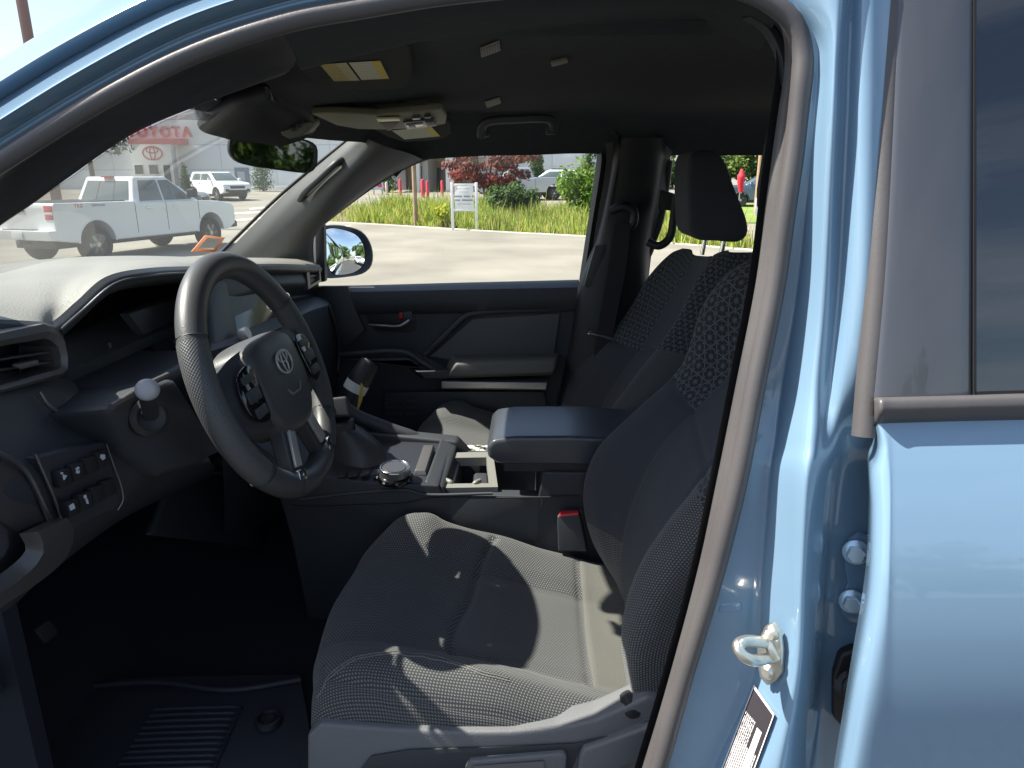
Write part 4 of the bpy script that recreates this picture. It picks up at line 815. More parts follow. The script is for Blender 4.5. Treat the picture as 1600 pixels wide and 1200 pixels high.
# emblem: three interlocking ovals in relief
ec = wl_(0, .012, .0415)
tube('emblem', ellipse(ec, .031, .0215, we1, we2, 32), .0021, M['silver'], whl, 64, 8, True)
tube('emblem_oval', ellipse(ec + we2 * .0095, .0195, .0095, we1, we2, 24), .0016, M['silver'], whl, 48, 8, True)
tube('emblem_oval', ellipse(ec + we2 * -.001, .0085, .020, we1, we2, 24), .0016, M['silver'], whl, 48, 8, True)
prism('pad_chevron', [wl_(a, b, .037) for a, b in ((-.032, -.034), (-.02, -.052), (.02, -.052), (.032, -.034), (.026, -.034), (.016, -.045), (-.016, -.045), (-.026, -.034))], wn * .003, M['silver_dark'], whl, .0008)
lathe('column', [(.05, 0), (.055, .02), (.05, .16), (.06, .3)], M['plastic'], whl, 24, basis(WC - wn * .02, -wn))
# =================================================================== CENTRE CONSOLE
side = [(-.56, .46), (-.585, .70), (-.61, .84), (-.80, .90), (-.82, 1.02), (-.70, .99), (-.60, .895), (-.50, .86), (-.40, .845), (-.215, .838), (-.205, .815), (-.185, .812), (-.18, .70), (.015, .70), (.02, .806), (.035, .875), (.34, .875), (.34, .46)]
con = prism('centre_console', [Vector((x, 1.55, z)) for x, z in side], (0, .29, 0), mat('console_plastic', (.021, .023, .03), .5, 0, (420, .3)), car, .006, 3)
tube('console_groove', [at(455, 790, y=1.546), at(480, 793, y=1.546), at(560, 790, y=1.546), at(640, 786, y=1.546), at(662, 780, y=1.546), at(760, 778, y=1.546), at(905, 776, y=1.546)], .0022, M['rubber_dark'], con, 40, 6)
tube('console_edge', [at(470, 780, y=1.548), at(560, 770, y=1.548), at(640, 766, y=1.548), at(658, 772, y=1.548), at(770, 771, y=1.548)], .004, M['plastic'], con, 40, 8)
# armrest lid with rounded nose
lidp = [(-.075, .892), (-.098, .908), (-.10, .935), (-.085, .952), (-.04, .960), (.10, .962), (.20, .958), (.30, .950), (.30, .888)]
M['lid'] = mat('armrest_vinyl', (.05, .055, .065), .3, 0, (420, .2, 4), coat=.35, coatr=.3)
lid = prism('armrest_lid', [Vector((p.x, 1.555, p.y)) for p in [Vector((x, z, 0)) for x, z in lidp]], (0, .235, 0), M['lid'], con, .018, 5, 60)
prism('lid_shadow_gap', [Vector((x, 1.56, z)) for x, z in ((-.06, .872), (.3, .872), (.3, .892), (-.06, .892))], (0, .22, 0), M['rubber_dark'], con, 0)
# cup holder: pale sunlit frame round a dark well
zc = .812
def cz(u, v, z=zc): return at(u, v, z=z)
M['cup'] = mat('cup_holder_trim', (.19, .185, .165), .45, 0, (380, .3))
fo = [cz(664, 770), cz(690, 714), cz(770, 712), cz(778, 768)]; fi = [cz(680, 763), cz(700, 722), cz(760, 721), cz(764, 762)]
zt = Vector((0, 0, .012)); dn = Vector((0, 0, -.10))
cup = grid('cup_holder', [[p for p in fo + fo[:1]], [p + zt for p in fo + fo[:1]], [p + zt for p in fi + fi[:1]], [p + Vector((0, 0, -.012)) for p in fi + fi[:1]]], M['cup'], con, smooth=30)
for ya, yb in ((1.55, 1.587), (1.805, 1.84)): box('cup_holder_wall', (-.19, ya, .69), (.025, yb, .811), M['plastic_soft'], con, .003)
for s_, (u, v) in ((1, (695, 752)), (-1, (752, 753))):
    hexa('cup_insert', [cz(u - 14, v + 8, .78), cz(u + 14, v + 8, .78), cz(u + 12, v - 12, .78), cz(u - 12, v - 12, .78)], [cz(u - 12, v + 2, .815), cz(u + 10, v + 6, .812), cz(u + 8, v - 14, .815), cz(u - 10, v - 14, .815)], M['plastic'], con, .006, 3)
    tube('cup_tab', [cz(u + s_ * 2, v - 2, .825), cz(u + s_ * 10, v + 2, .825), cz(u + s_ * 12, v + 8, .805)], .006, M['cup'], con, 16, 8)
# raised divider in front of the cup holder
hexa('console_divider', [Vector((-.245, 1.552, .80)), Vector((-.19, 1.552, .80)), Vector((-.185, 1.84, .80)), Vector((-.24, 1.84, .80))], [Vector((-.25, 1.556, .846)), Vector((-.205, 1.556, .832)), Vector((-.20, 1.838, .832)), Vector((-.245, 1.838, .852))], M['plastic_soft'], con, .008, 4)
hexa('console_side_pad', [Vector((-.285, 1.60, .84)), Vector((-.25, 1.60, .84)), Vector((-.25, 1.76, .845)), Vector((-.285, 1.76, .845))], [Vector((-.28, 1.605, .853)), Vector((-.254, 1.605, .853)), Vector((-.254, 1.755, .86)), Vector((-.28, 1.755, .86))], M['bezel'], con, .003)
# selector dial
dc = at(617, 733, z=.872); Bd = basis(dc, (.06, -.1, 1))
lathe('dial_base', [(.040, -.028), (.042, -.022), (.040, -.014), (.037, -.012)], M['gloss'], con, 36, Bd)
lathe('drive_dial', [(.035, -.014), (.036, -.004), (.0355, .004), (.033, .006), (.032, .004), (.026, .004), (.0255, .007), (.002, .007)], M['silver_dark'], con, 40, Bd)
tube('dial_ring', [Bd @ Vector((.0345 * math.cos(2 * math.pi * i / 24), .0345 * math.sin(2 * math.pi * i / 24), .005)) for i in range(24)], .0024, M['chrome'], con, 60, 8, True)
for a in range(8):
    p = Bd @ Vector((.0415 * math.cos(a * .785 + .3), .0415 * math.sin(a * .785 + .3), -.018)); prism('dial_mark', rrect(p, Vector((1, 0, 0)), Vector((0, 0, 1)), .006, .006, .001, 1), (0, -.0015, 0), M['chrome'], con, 0)
for k in range(4): prism('console_button', [cz(526 + k * 18, 748 - k, .853), cz(540 + k * 18, 746 - k, .853), cz(542 + k * 18, 738 - k, .853), cz(530 + k * 18, 739 - k, .853)], (0, 0, .005), M['rubber_dark'], con, .0015)
# gear lever: boot, collar, knob
bt = [at(515, 715, y=1.60), at(600, 715, y=1.60), at(600, 690, y=1.78), at(530, 690, y=1.78)]
def ringat(u, v, y, a, b, n=24): c = at(u, v, y=y); return [c + Vector((a * math.cos(2 * math.pi * i / n) * (1 + .08 * math.sin(5 * i)), b * math.sin(2 * math.pi * i / n), .004 * math.sin(7 * i))) for i in range(n)]
grid('gear_boot', [ringat(562, 722, 1.69, .075, .07), ringat(560, 706, 1.69, .068, .062), ringat(555, 692, 1.69, .055, .05), ringat(545, 678, 1.69, .042, .04), ringat(536, 668, 1.69, .032, .032)], M['leather'], con, True, smooth=70)
lathe('gear_collar', [(.034, 0), (.036, .03), (.03, .035)], M['plastic'], con, 24, basis(at(534, 676, y=1.69), (-.12, 0, 1)))
hexa('gear_knob', [at(508, 652, y=1.65), at(548, 652, y=1.65), at(548, 645, y=1.74), at(508, 645, y=1.74)], [at(506, 622, y=1.66), at(542, 618, y=1.66), at(552, 636, y=1.74), at(512, 634, y=1.74)], M['plastic_soft'], con, .012, 4)
# passenger-side grab bar
tube('grab_bar', [at(540, 638, y=1.84), at(560, 652, y=1.84), at(610, 672, y=1.845), at(655, 688, y=1.85), at(668, 704, y=1.85)], [.018, .021, .021, .019, .014], M['plastic_soft'], con, 40, 12, ell=(1, .9))
hexa('console_rail', [Vector((-.55, 1.82, .80)), Vector((-.16, 1.82, .80)), Vector((-.16, 1.87, .80)), Vector((-.55, 1.87, .80))], [Vector((-.56, 1.82, .88)), Vector((-.20, 1.82, .845)), Vector((-.20, 1.87, .845)), Vector((-.56, 1.87, .88))], M['plastic_soft'], con, .008, 3)
# knee panel and pedals in the footwell
prism('knee_panel', AX([(275, 738, -.86), (392, 738, -.86), (416, 856, -.80), (236, 836, -.80)]), (-.02, 0, 0), M['plastic'], dash, .01, 3)
prism('dead_pedal', [at(-60, 1000, x=-.80), at(20, 1005, x=-.82), at(42, 1030, x=-.82), at(36, 1062, x=-.80), at(0, 1085, x=-.77), at(-60, 1100, x=-.76)], (-.03, 0, -.01), mat('pebbled_rubber', (.03, .03, .033), .7, 0, (160, 1.0)), dash, .006)
prism('bonnet_release', [at(58, 984, x=-.76), at(80, 970, x=-.77), at(92, 988, x=-.77), at(74, 1006, x=-.76)], (-.008, 0, 0), M['rubber_dark'], dash, .004)
# floor mat with ribs and fixing clip
def fz(u, v, z=.475): return at(u, v, z=z)
fm = prism('floor_mat', [fz(-80, 1240), fz(-20, 1075), fz(240, 1064), fz(470, 1060), fz(500, 1230)], (0, 0, .012), M['mat_rubber'], car, .004)
for k in range(11):
    v = 1106 + k * 9.5; a = 240 - (v - 1106) * .62; b = 378 - (v - 1106) * .42
    tube('mat_rib', [fz(a, v + 3, .488), fz((a + b) / 2, v, .488), fz(b, v + 1, .488), fz(b - 8, v + 8, .488)], .0045, M['mat_rubber'], fm, 14, 6)
tube('mat_edge', [fz(60, 1080, .49), fz(240, 1066, .492), fz(360, 1078, .492), fz(470, 1062, .492)], .006, M['mat_rubber'], fm, 30, 8)
lathe('mat_clip', [(.001, .008), (.012, .008), (.013, .006), (.019, .004), (.021, .012), (.025, .010), (.027, 0)], M['rubber_dark'], fm, 24, basis(fz(420, 1128, .49), (0, 0, 1)))
# =================================================================== FRONT SEATS
import bisect
def interp(xs, ys, x):
    if x <= xs[0]: return ys[0]
    if x >= xs[-1]: return ys[-1]
    i = bisect.bisect(xs, x) - 1; t = (x - xs[i]) / (xs[i + 1] - xs[i]); return lerp(ys[i], ys[i + 1], t)
LY = [.985, .975, .978, .998, 1.03, 1.075, 1.12, 1.25, 1.38, 1.43, 1.49, 1.522, 1.545, 1.552, 1.545]
LF = [.585, .64, .70, .742, .758, .748, .728, .735, .732, .758, .786, .772, .70, .64, .58]     # front height
LM = [.585, .63, .68, .715, .732, .715, .690, .688, .693, .715, .732, .722, .66, .62, .57]
LR = [.575, .60, .63, .655, .667, .650, .632, .628, .634, .650, .662, .655, .62, .60, .55]
LX = [-.355, -.362, -.365, -.37, -.375, -.39, -.40, -.41, -.40, -.385, -.35, -.34, -.33, -.33, -.32]
def cushion(name, dy, mats, parent, dz=0, flip=False):
    rows = []
    lanes = []
    for y, f, m_, r_, x in zip(LY, LF, LM, LR, LX):
        zb = .575; hgt = max(f - zb, .004)
        lanes.append([Vector((x + .06, y, zb)), Vector((x + .012, y, zb + hgt * .18)), Vector((x, y, zb + hgt * .5)), Vector((x + .012, y, zb + hgt * .8)), Vector((x + .05, y, zb + hgt * .965)), Vector((x + .11, y, f)), Vector((-.19, y, lerp(f, m_, .45))), Vector((-.08, y, m_)), Vector((.04, y, lerp(m_, r_, .55))), Vector((.15, y, r_)), Vector((.22, y, r_ - .01)), Vector((.32, y, r_ - .02))])
    n = 130
    rs = [cr(l, n) for l in lanes]
    cols_ = [crp([r_[i] for r_ in rs], 99) for i in range(n)]
    g = [[cols_[i][j].copy() for i in range(n)] for j in range(99)]
    for j in range(99):
        for i in range(n):
            p = g[j][i]; d = 0; xs = -.115 - .03 * math.exp(-((p.y - 1.16) / .10) ** 2) + .03 * max(0, (p.y - 1.38) / .1)
            if p.z > .62 and i > 40:
                if 1.08 < p.y < 1.5: d += .011 * math.exp(-((p.x - xs) / .007) ** 2)
                if 1.10 < p.y < 1.50: d += .007 * math.exp(-((p.x - .115) / .007) ** 2)
                if p.x > xs - .02: d += .008 * math.exp(-((p.y - 1.115) / .006) ** 2) + .008 * math.exp(-((p.y - 1.385) / .006) ** 2)
                d -= .006 * math.exp(-((p.x - xs - .06) / .05) ** 2) * (1 if 1.12 < p.y < 1.38 else 0)
                d += .0022 * math.sin(p.x * 43 + p.y * 19) * math.sin(p.y * 31 + 2) * .6
            # side seam
            if p.y < 1.03: d += .005 * math.exp(-((p.z - (.735 - .22 * max(0, p.x + .30))) / .006) ** 2)
            p.z -= d; p.y += dy; p.z += dz
    global SEATG
    SEATG = g
    o = grid(name, g, mats, parent, False, 0, 80, flip)
    fi_ = []
    for j in range(98):
        for i in range(n - 1):
            p = g[j][i]; y = p.y - dy; c = 0
            xs = -.115 - .03 * math.exp(-((y - 1.16) / .10) ** 2)
            if 1.117 < y < 1.383 and p.x > xs: c = 1
            if p.x > .117 and 1.1 < y < 1.5: c = 2
            fi_.append(c)
    o.data.polygons.foreach_set('material_index', fi_ + [0] * (len(o.data.polygons) - len(fi_)))
    return o
M['sunlit_band'] = mat('sunlit_seat_band', (.105, .102, .09), .8, 0, (900, .6), sheen=.1)  # paler strip behind the rear seam, sunlight put into the cloth colour
seat = cushion('driver_seat', 0, [M['fabric'], M['fabric_fine'], M['sunlit_band']], car)
# double stitching along the near bolster
st = mat('seat_stitching', (.16, .155, .14), .8)
def prj(p):
    q = p - Vector((0, 0, EYE)); w_ = q.dot(_fw); return Vector((800 + FPX * q.dot(_rt) / w_, 600 - FPX * q.dot(_up) / w_, w_))
SP = [(prj(p), p) for r_ in SEATG[:45] for p in r_]
def onseat(u, v):
    best = min(SP, key=lambda t: (t[0].x - u) ** 2 + (t[0].y - v) ** 2 + (t[0].z * 30) ** 2 * .02); p = best[1]
    return p + (Vector((0, 0, EYE)) - p).normalized() * .0015
for off_ in (0, 5):
    q_ = cr([(u, v + off_, 0) for u, v in ((497, 1090), (512, 1058), (535, 1037), (562, 1024), (620, 1018), (690, 1028), (752, 1048), (800, 1062))], 40)
    tube('stitch_line', [onseat(p.x, p.y) for p in q_][::2], .0012, st, seat, 60, 5)
# backrest lanes, far side to near side
B0 = A([(985, 900, 1.52), (950, 840, 1.53), (945, 765, 1.53), (975, 705, 1.53), (1040, 630, 1.53), (1100, 565, 1.52), (1135, 470, 1.50), (1165, 425, 1.48), (1200, 405, 1.45), (1260, 390, 1.42)])
B1 = A([(962, 905, 1.49), (925, 842, 1.5), (912, 768, 1.5), (932, 705, 1.5), (1000, 635, 1.5), (1064, 572, 1.49), (1098, 478, 1.47), (1136, 428, 1.45), (1180, 402, 1.42), (1250, 378, 1.40)])
B2 = A([(966, 918, 1.44), (936, 850, 1.45), (928, 772, 1.455), (952, 705, 1.455), (1018, 640, 1.45), (1080, 582, 1.44), (1118, 490, 1.42), (1152, 440, 1.40), (1196, 415, 1.38), (1262, 388, 1.37)])
B3 = A([(974, 940, 1.38), (966, 865, 1.385), (985, 780, 1.385), (1024, 700, 1.385), (1080, 640, 1.385), (1132, 585, 1.38), (1168, 510, 1.36), (1196, 465, 1.35), (1226, 440, 1.34), (1280, 410, 1.33)])
B4 = A([(984, 985, 1.25), (990, 900, 1.25), (1020, 800, 1.25), (1065, 715, 1.25), (1120, 650, 1.25), (1175, 590, 1.25), (1215, 520, 1.24), (1240, 480, 1.23), (1262, 450, 1.23), (1300, 420, 1.23)])
B5 = A([(990, 1030, 1.12), (1000, 940, 1.12), (1036, 840, 1.12), (1085, 755, 1.12), (1145, 680, 1.12), (1200, 610, 1.12), (1250, 540, 1.12), (1280, 500, 1.12), (1300, 470, 1.12), (1330, 440, 1.12)])
B6 = A([(980, 1062, 1.05), (974, 975, 1.05), (996, 890, 1.05), (1046, 812, 1.05), (1115, 735, 1.05), (1180, 650, 1.05), (1250, 560, 1.06), (1290, 510, 1.07), (1310, 480, 1.08), (1340, 450, 1.09)])
B7 = A([(984, 1078, 1.01), (974, 1000, 1.01), (1000, 915, 1.01), (1056, 836, 1.01), (1130, 752, 1.01), (1200, 660, 1.02), (1270, 560, 1.03), (1310, 510, 1.04), (1330, 480, 1.05), (1350, 450, 1.06)])
B8 = A([(1004, 1098, .98), (1004, 1020, .975), (1034, 940, .975), (1095, 860, .975), (1170, 780, .975), (1240, 680, .985), (1310, 570, .995), (1345, 520, 1.0), (1360, 490, 1.01), (1370, 450, 1.02)])
B9 = [p + Vector((.10, .0, .0)) for p in B8]
def backrest(name, lanes, mats, parent, seams, starf, flip=True):
    n = 120; rs = [cr(l, n) for l in lanes]; m_ = 99
    cols_ = [crp([r_[i] for r_ in rs], m_) for i in range(n)]
    g = [[cols_[i][j].copy() for i in range(n)] for j in range(m_)]
    for j in range(m_):
        lj = j / (m_ - 1) * (len(lanes) - 1)
        for i in range(n):
            ti = i / (n - 1); d = 0
            for s_ in seams: d += .008 * math.exp(-((lj - s_) / .07) ** 2)
            if seams[0] < lj < seams[1] + .01 or True: d += .007 * math.exp(-((ti - starf(lj)) / .006) ** 2) * (1 if seams[0] - 1.6 < lj < seams[1] + .6 else 0)
            g[j][i].x += d; g[j][i].z -= d * .3
    o = grid(name, g, mats, parent, False, 0, 80, flip)
    fi_ = []
    for j in range(m_ - 1):
        lj = j / (m_ - 1) * (len(lanes) - 1)
        for i in range(n - 1):
            ti = i / (n - 1); c = 0
            if ti > starf(lj): c = 2 if not (seams[0] < lj < seams[1]) else 3
            elif seams[0] < lj < seams[1]: c = 1
            elif lj > seams[1]: c = 0
            else: c = 4 if ti > .16 else 0
            fi_.append(c)
    o.data.polygons.foreach_set('material_index', fi_)
    return o
bmats = [M['fabric'], M['fabric_plain'], M['star'], M['fabric_plain'], M['fabric_plain']]
backrest('backrest', [B0, B1, B2, B3, B4, B5, B6, B7, B8, B9], bmats, seat, (3.0, 5.1), lambda lj: .555 - .02 * (lj - 3))
# shell behind the backrest and the driver's headrest
grid('backrest_shell', [[p + Vector((.16, 0, -.03)) for p in cr(b, 24)] for b in (B0, B3, B5, B8)], M['plastic'], seat)
grid('backrest_edge', [cr(B0, 24), [p + Vector((.16, .0, -.03)) for p in cr(B0, 24)]], M['fabric_plain'], seat)
def headrest(name, c, w_, h_, d_, tilt, mt, parent, yaw=0):
    rows = []; n = 40
    Mh = Matrix.Translation(c) @ Matrix.Rotation(yaw, 4, 'Z') @ Matrix.Rotation(tilt, 4, 'Y')
    prof = [(-1.0, .55), (-.96, .78), (-.85, .92), (-.6, 1.0), (0, 1.0), (.4, .97), (.7, .88), (.9, .7), (.99, .45), (1.0, .1)]
    for h, s_ in prof:
        ring_ = []
        for i in range(n):
            a = 2 * math.pi * i / n; ca, sa = math.cos(a), math.sin(a); e = .45
            x = abs(ca) ** e * (1 if ca > 0 else -1); y = abs(sa) ** e * (1 if sa > 0 else -1)
            xf = d_ / 2 * x * (s_ if x > 0 else .5 + .5 * s_) - (.018 * h if x < 0 else .02 * (h + .2) * -1 if False else 0)
            if x > 0: xf *= 1 - .28 * max(0, h)
            ring_.append(Mh @ Vector((xf, w_ / 2 * y * s_ * (1 - .10 * max(0, h)), h_ / 2 * h)))
        rows.append(ring_)
    return grid(name, rows, mt, parent, True, 0, 60, False, True)
headrest('headrest', at(1225, 245, y=1.34) + Vector((.06, 0, 0)), .26, .24, .15, .22, M['fabric_plain'], seat)
# plastic side shields, levers
sd = [(480, 1150), (500, 1131), (600, 1139), (700, 1144), (800, 1145), (870, 1140), (930, 1126), (980, 1104), (1012, 1089), (1040, 1092), (1060, 1240), (480, 1260)]
M['seat_trim'] = M['seat_side']
sh_ = prism('seat_side_shield', A(sd, .962), (0, .05, 0), M['seat_trim'], seat, .007, 3)
prism('shield_groove', A([(560, 1205), (580, 1180), (640, 1170), (800, 1165), (900, 1160), (960, 1146), (1030, 1118), (1032, 1124), (962, 1152), (905, 1168), (880, 1240), (560, 1240)], .9605), (0, -.003, 0), M['plastic'], seat, .001)
prism('seat_lever', A([(726, 1204), (734, 1190), (880, 1178), (886, 1182), (882, 1240), (726, 1240)], .948), (0, .02, 0), M['seat_trim'], seat, .006, 3)
prism('lever_recess', A([(735, 1206), (740, 1196), (850, 1188), (852, 1240), (735, 1240)], .9465), (0, -.002, 0), M['silver_dark'], seat, .001)
prism('recline_lever', A([(903, 1204), (906, 1184), (912, 1172), (960, 1156), (1030, 1130), (1050, 1128), (1040, 1180), (960, 1205), (903, 1240)], .946), (0, .03, 0), M['seat_trim'], seat, .006, 3)
lathe('seat_hinge_cap', [(.001, .03), (.014, .028), (.02, .015), (.022, 0)], M['rubber_dark'], seat, 20, basis(at(985, 1098, y=.99), (0, -1, .3)))
box('seat_base', (-.30, 1.02, .47), (.24, 1.50, .60), M['plastic'], seat, .01)
# belt buckle beside the console
bkl = hexa('belt_buckle', A([(876, 858), (916, 862), (918, 866), (876, 866)], 1.545), A([(870, 806), (908, 802), (910, 796), (874, 798)], 1.525), M['plastic'], car, .004, 3)
hexa('belt_buckle_body', [at(u, v, y=y) for u, v, y in ((872, 862, 1.50), (918, 862, 1.50), (918, 856, 1.54), (876, 856, 1.54))], [at(u, v, y=y) for u, v, y in ((870, 806, 1.51), (906, 803, 1.51), (908, 798, 1.54), (874, 800, 1.54))], M['plastic'], bkl, .005, 3)
hexa('release_button', [at(u, v, y=y) for u, v, y in ((873, 808, 1.505), (905, 805, 1.505), (907, 800, 1.535), (877, 802, 1.535))], [at(u, v, y=y) for u, v, y in ((873, 803, 1.508), (904, 800, 1.508), (906, 796, 1.535), (878, 797, 1.535))], M['red'], bkl, .003, 3)
# ---- passenger seat
pmats = [M['fabric'], M['fabric_fine'], M['sunlit_band']]
pseat = cushion('passenger_seat', .86, pmats, car, .0)
P0 = A([(905, 690, 2.36), (900, 632, 2.37), (935, 575, 2.37), (985, 520, 2.37), (1010, 480, 2.36), (1040, 430, 2.34), (1066, 396, 2.30), (1080, 390, 2.26)])
P1 = A([(880, 690, 2.33), (878, 630, 2.34), (900, 580, 2.34), (955, 520, 2.34), (985, 480, 2.33), (1015, 430, 2.30), (1048, 396, 2.26), (1066, 388, 2.22)])
P2 = A([(890, 690, 2.28), (890, 635, 2.28), (916, 588, 2.28), (965, 530, 2.28), (1004, 485, 2.27), (1035, 436, 2.24), (1062, 402, 2.21), (1080, 390, 2.18)])
P3 = A([(930, 690, 2.21), (935, 640, 2.21), (962, 592, 2.21), (1000, 540, 2.20), (1030, 490, 2.19), (1052, 450, 2.17), (1070, 424, 2.15), (1084, 398, 2.13)])
P4 = A([(960, 690, 2.10), (965, 640, 2.10), (990, 592, 2.10), (1025, 540, 2.09), (1052, 490, 2.08), (1072, 450, 2.07), (1086, 426, 2.06), (1098, 400, 2.05)])
P5 = A([(975, 690, 1.99), (980, 645, 1.99), (1005, 598, 1.99), (1045, 540, 1.98), (1070, 490, 1.97), (1088, 450, 1.96), (1100, 424, 1.96), (1110, 400, 1.97)])
P6 = A([(955, 690, 1.93), (952, 650, 1.93), (985, 598, 1.93), (1030, 540, 1.925), (1062, 490, 1.92), (1084, 446, 1.92), (1106, 412, 1.92), (1124, 394, 1.93)])
P7 = A([(960, 690, 1.90), (960, 650, 1.90), (1000, 600, 1.90), (1046, 542, 1.895), (1082, 490, 1.89), (1110, 440, 1.89), (1130, 405, 1.89), (1138, 391, 1.90)])
P8 = A([(990, 690, 1.875), (990, 655, 1.875), (1030, 610, 1.875), (1080, 550, 1.875), (1115, 495, 1.875), (1140, 445, 1.875), (1150, 410, 1.88), (1146, 394, 1.89)])
P9 = [p + Vector((.12, .01, 0)) for p in P8]
backrest('backrest', [P0, P1, P2, P3, P4, P5, P6, P7, P8, P9], bmats, pseat, (3.0, 5.2), lambda lj: .50)
grid('backrest_shell', [[p + Vector((.14, 0, -.03)) for p in cr(b, 20)] for b in (P0, P3, P5, P8)], M['plastic'], pseat)
HR = []
hp_o = [(1052, 262), (1062, 246), (1085, 237), (1105, 234), (1122, 238), (1134, 252), (1148, 290), (1162, 325), (1170, 350), (1170, 368), (1158, 378), (1120, 377), (1075, 372), (1058, 364), (1050, 340), (1049, 300)]
# padded block: side outline swept across the seat, the front edge rounded
sil = cr([(p[0], p[1], 0) for p in [(1080, 241), (1105, 234), (1122, 238), (1134, 252), (1148, 290), (1162, 325), (1170, 350), (1170, 368), (1158, 378), (1120, 377), (1092, 375), (1080, 366), (1076, 335), (1075, 300), (1076, 262)]], 48, True)
c_ = sum(sil, Vector()) / len(sil); base_ = [at(p.x, p.y, y=1.97) for p in sil]; bc = at(c_.x, c_.y, y=1.97)
rows = []
for y, s_ in ((-.004, .70), (-.002, .86), (.006, .96), (.02, 1.0), (.10, 1.0), (.18, 1.0), (.20, .96), (.21, .85), (.212, .6)):
    rows.append([bc + (p - bc) * s_ + Vector((0, y, 0)) for p in base_])
grid('headrest', rows, M['fabric_plain'], pseat, True, 0, 60, False, True)
for u, y in ((1101, 2.10), (1131, 2.0)): tube('headrest_post', [at(u + 1, 372, y=y), at(u - 4, 398, y=y)], .0068, M['chrome'], pseat, 6, 10)
# =================================================================== loose things in the cabin (top level)
tis = []
random.seed(4)
n1, n2 = 14, 9
rows = []
for j in range(n2):
    rows.append([at(704 + i / (n1 - 1) * 68, 713 - j / (n2 - 1) * 17, z=.748 + .014 * math.sin(i * 1.1 + j) * math.sin(j * .9 + i * .4) + .012 * math.exp(-((i - 6) / 3) ** 2) * (j / 8)) + Vector((random.uniform(-.004, .004), random.uniform(-.004, .004), 0)) for i in range(n1)])
pt = grid('paper_tissue', rows, M['paper'], None, thick=.0015, smooth=30)
tag(pt, 'crumpled white paper lying on the passenger seat cushion', 'paper')
umb = empty('umbrella', conv(at(530, 660, y=2.02)), 0, True); tag(umb, 'dark folded umbrella with white paper band behind the gear lever', 'umbrella')
tube('canopy', [at(528, 662, y=2.0), at(540, 636, y=2.01), at(556, 604, y=2.03), at(572, 576, y=2.05), at(578, 566, y=2.06)], [.026, .030, .034, .036, .030], M['rubber_dark'], umb, 30, 14)
tube('paper_band', [at(553, 610, y=2.025), at(560, 597, y=2.03)], [.0352, .0358], M['paper'], umb, 8, 18, cap=False)
prism('paper_tail', [at(564, 598, y=1.985), at(568, 604, y=1.985), at(566, 625, y=1.985), at(560, 640, y=1.985), at(558, 638, y=1.985)], (0, .003, 0), mat('yellow_tag', (.7, .5, .12), .7), umb, 0)

oc = prism('card', [at(300, 392, y=1.84), at(338, 393, y=1.9), at(352, 371, y=1.98), at(321, 367, y=1.92)], (-.004, 0, -.003), M['orange_card'], None, .0008); tag(oc, 'orange and white printed card resting on the dashboard against the windscreen', 'card')
quadgrid('print_panel', at(308, 389, y=1.845), at(334, 390, y=1.892), at(346, 373.5, y=1.955), at(324, 371.5, y=1.905), lab('card_print', (.75, .62, .45), (.75, .6, .42), .9), oc)
# =================================================================== OUTSIDE (metres)
XF = ident
def sm01(t): t = min(1, max(0, t)); return t * t * (3 - 2 * t)
def T(x, y): return -.55 * sm01((y - 4) / 5) + .70 * min(1, max(0, (y - 28) / 30))
def gat(u, v):
    y = 30.0
    for _ in range(60):
        p = wat(u, v, y=y); y += (p.z - T(p.x, y)) * 8 * (1 if y < 200 else .2); y = min(max(y, 5), 200)
    p = wat(u, v, y=y); return Vector((p.x, p.y, T(p.x, p.y)))
def gx(u, y):            # ground point under pixel column u at distance y
    p = wat(u, 300, y=y); return Vector((p.x, y, T(p.x, y)))
gm = mat('tan_concrete', (.205, .19, .155), .9, 0, (9, .5, 8), var=(.45, .22)); k_ = NB(gm)  # tan concrete, mottled at random
xs = [-400, -150, -80] + [-60 + 4 * i for i in range(31)] + [80, 150, 400]; ys_ = [-400, -150, -60, -30, -10, 0] + [2 + .75 * i for i in range(14)] + [13 + 3 * i for i in range(17)] + [80, 150, 400]
grd = grid('ground', [[Vector((x, y, T(x, y))) for x in xs] for y in ys_], gm, None, smooth=80); tag(grd, kind='structure')
am = mat('dark_asphalt', (.06, .06, .058), .9, 0, (60, .9, 8), var=(30, .45), dist=.02)
grid_a = grid('road', [[Vector((x, y, T(x, y) + .006)) for x in [-60 + 4 * i for i in range(31)]] for y in (-26, -14, -5, 0, 2, 3, 4, 4.75, 5.5, 6.25, 7)], am, None); tag(grid_a, kind='structure')
# kerb along the planted island and faint white marks
isl = [(430, 346), (548, 349), (620, 353), (700, 358), (800, 364), (880, 368), (960, 373), (1040, 380), (1180, 392)]
ki = [gat(*p) for p in isl]
km = mat('pale_kerb', (.5, .48, .43), .8, 0, (30, .4))
kc = cr(ki, 60)
kerb = grid('kerb', [[p + Vector((0, -.01, -.05)) for p in kc], [p + Vector((0, 0, .03)) for p in kc], [p + Vector((0, .1, .035)) for p in kc], [p + Vector((0, .14, -.05)) for p in kc]], km, None, smooth=30); tag(kerb, kind='structure')
soil = grid('planting_bed', [[p + Vector((0, .13, .02)) for p in kc], [Vector((p.x, p.y + 5, T(p.x, p.y + 5) + .03)) for p in kc], [Vector((p.x, p.y + 10.5, T(p.x, p.y + 10.5) + .03)) for p in kc]], mat('dry_soil', (.16, .13, .08), .95, 0, (20, .6), var=(3, .3)), None); tag(soil, kind='structure')
lines = mat('worn_white_paint', (.6, .58, .52), .8, 0, var=(8, .3))
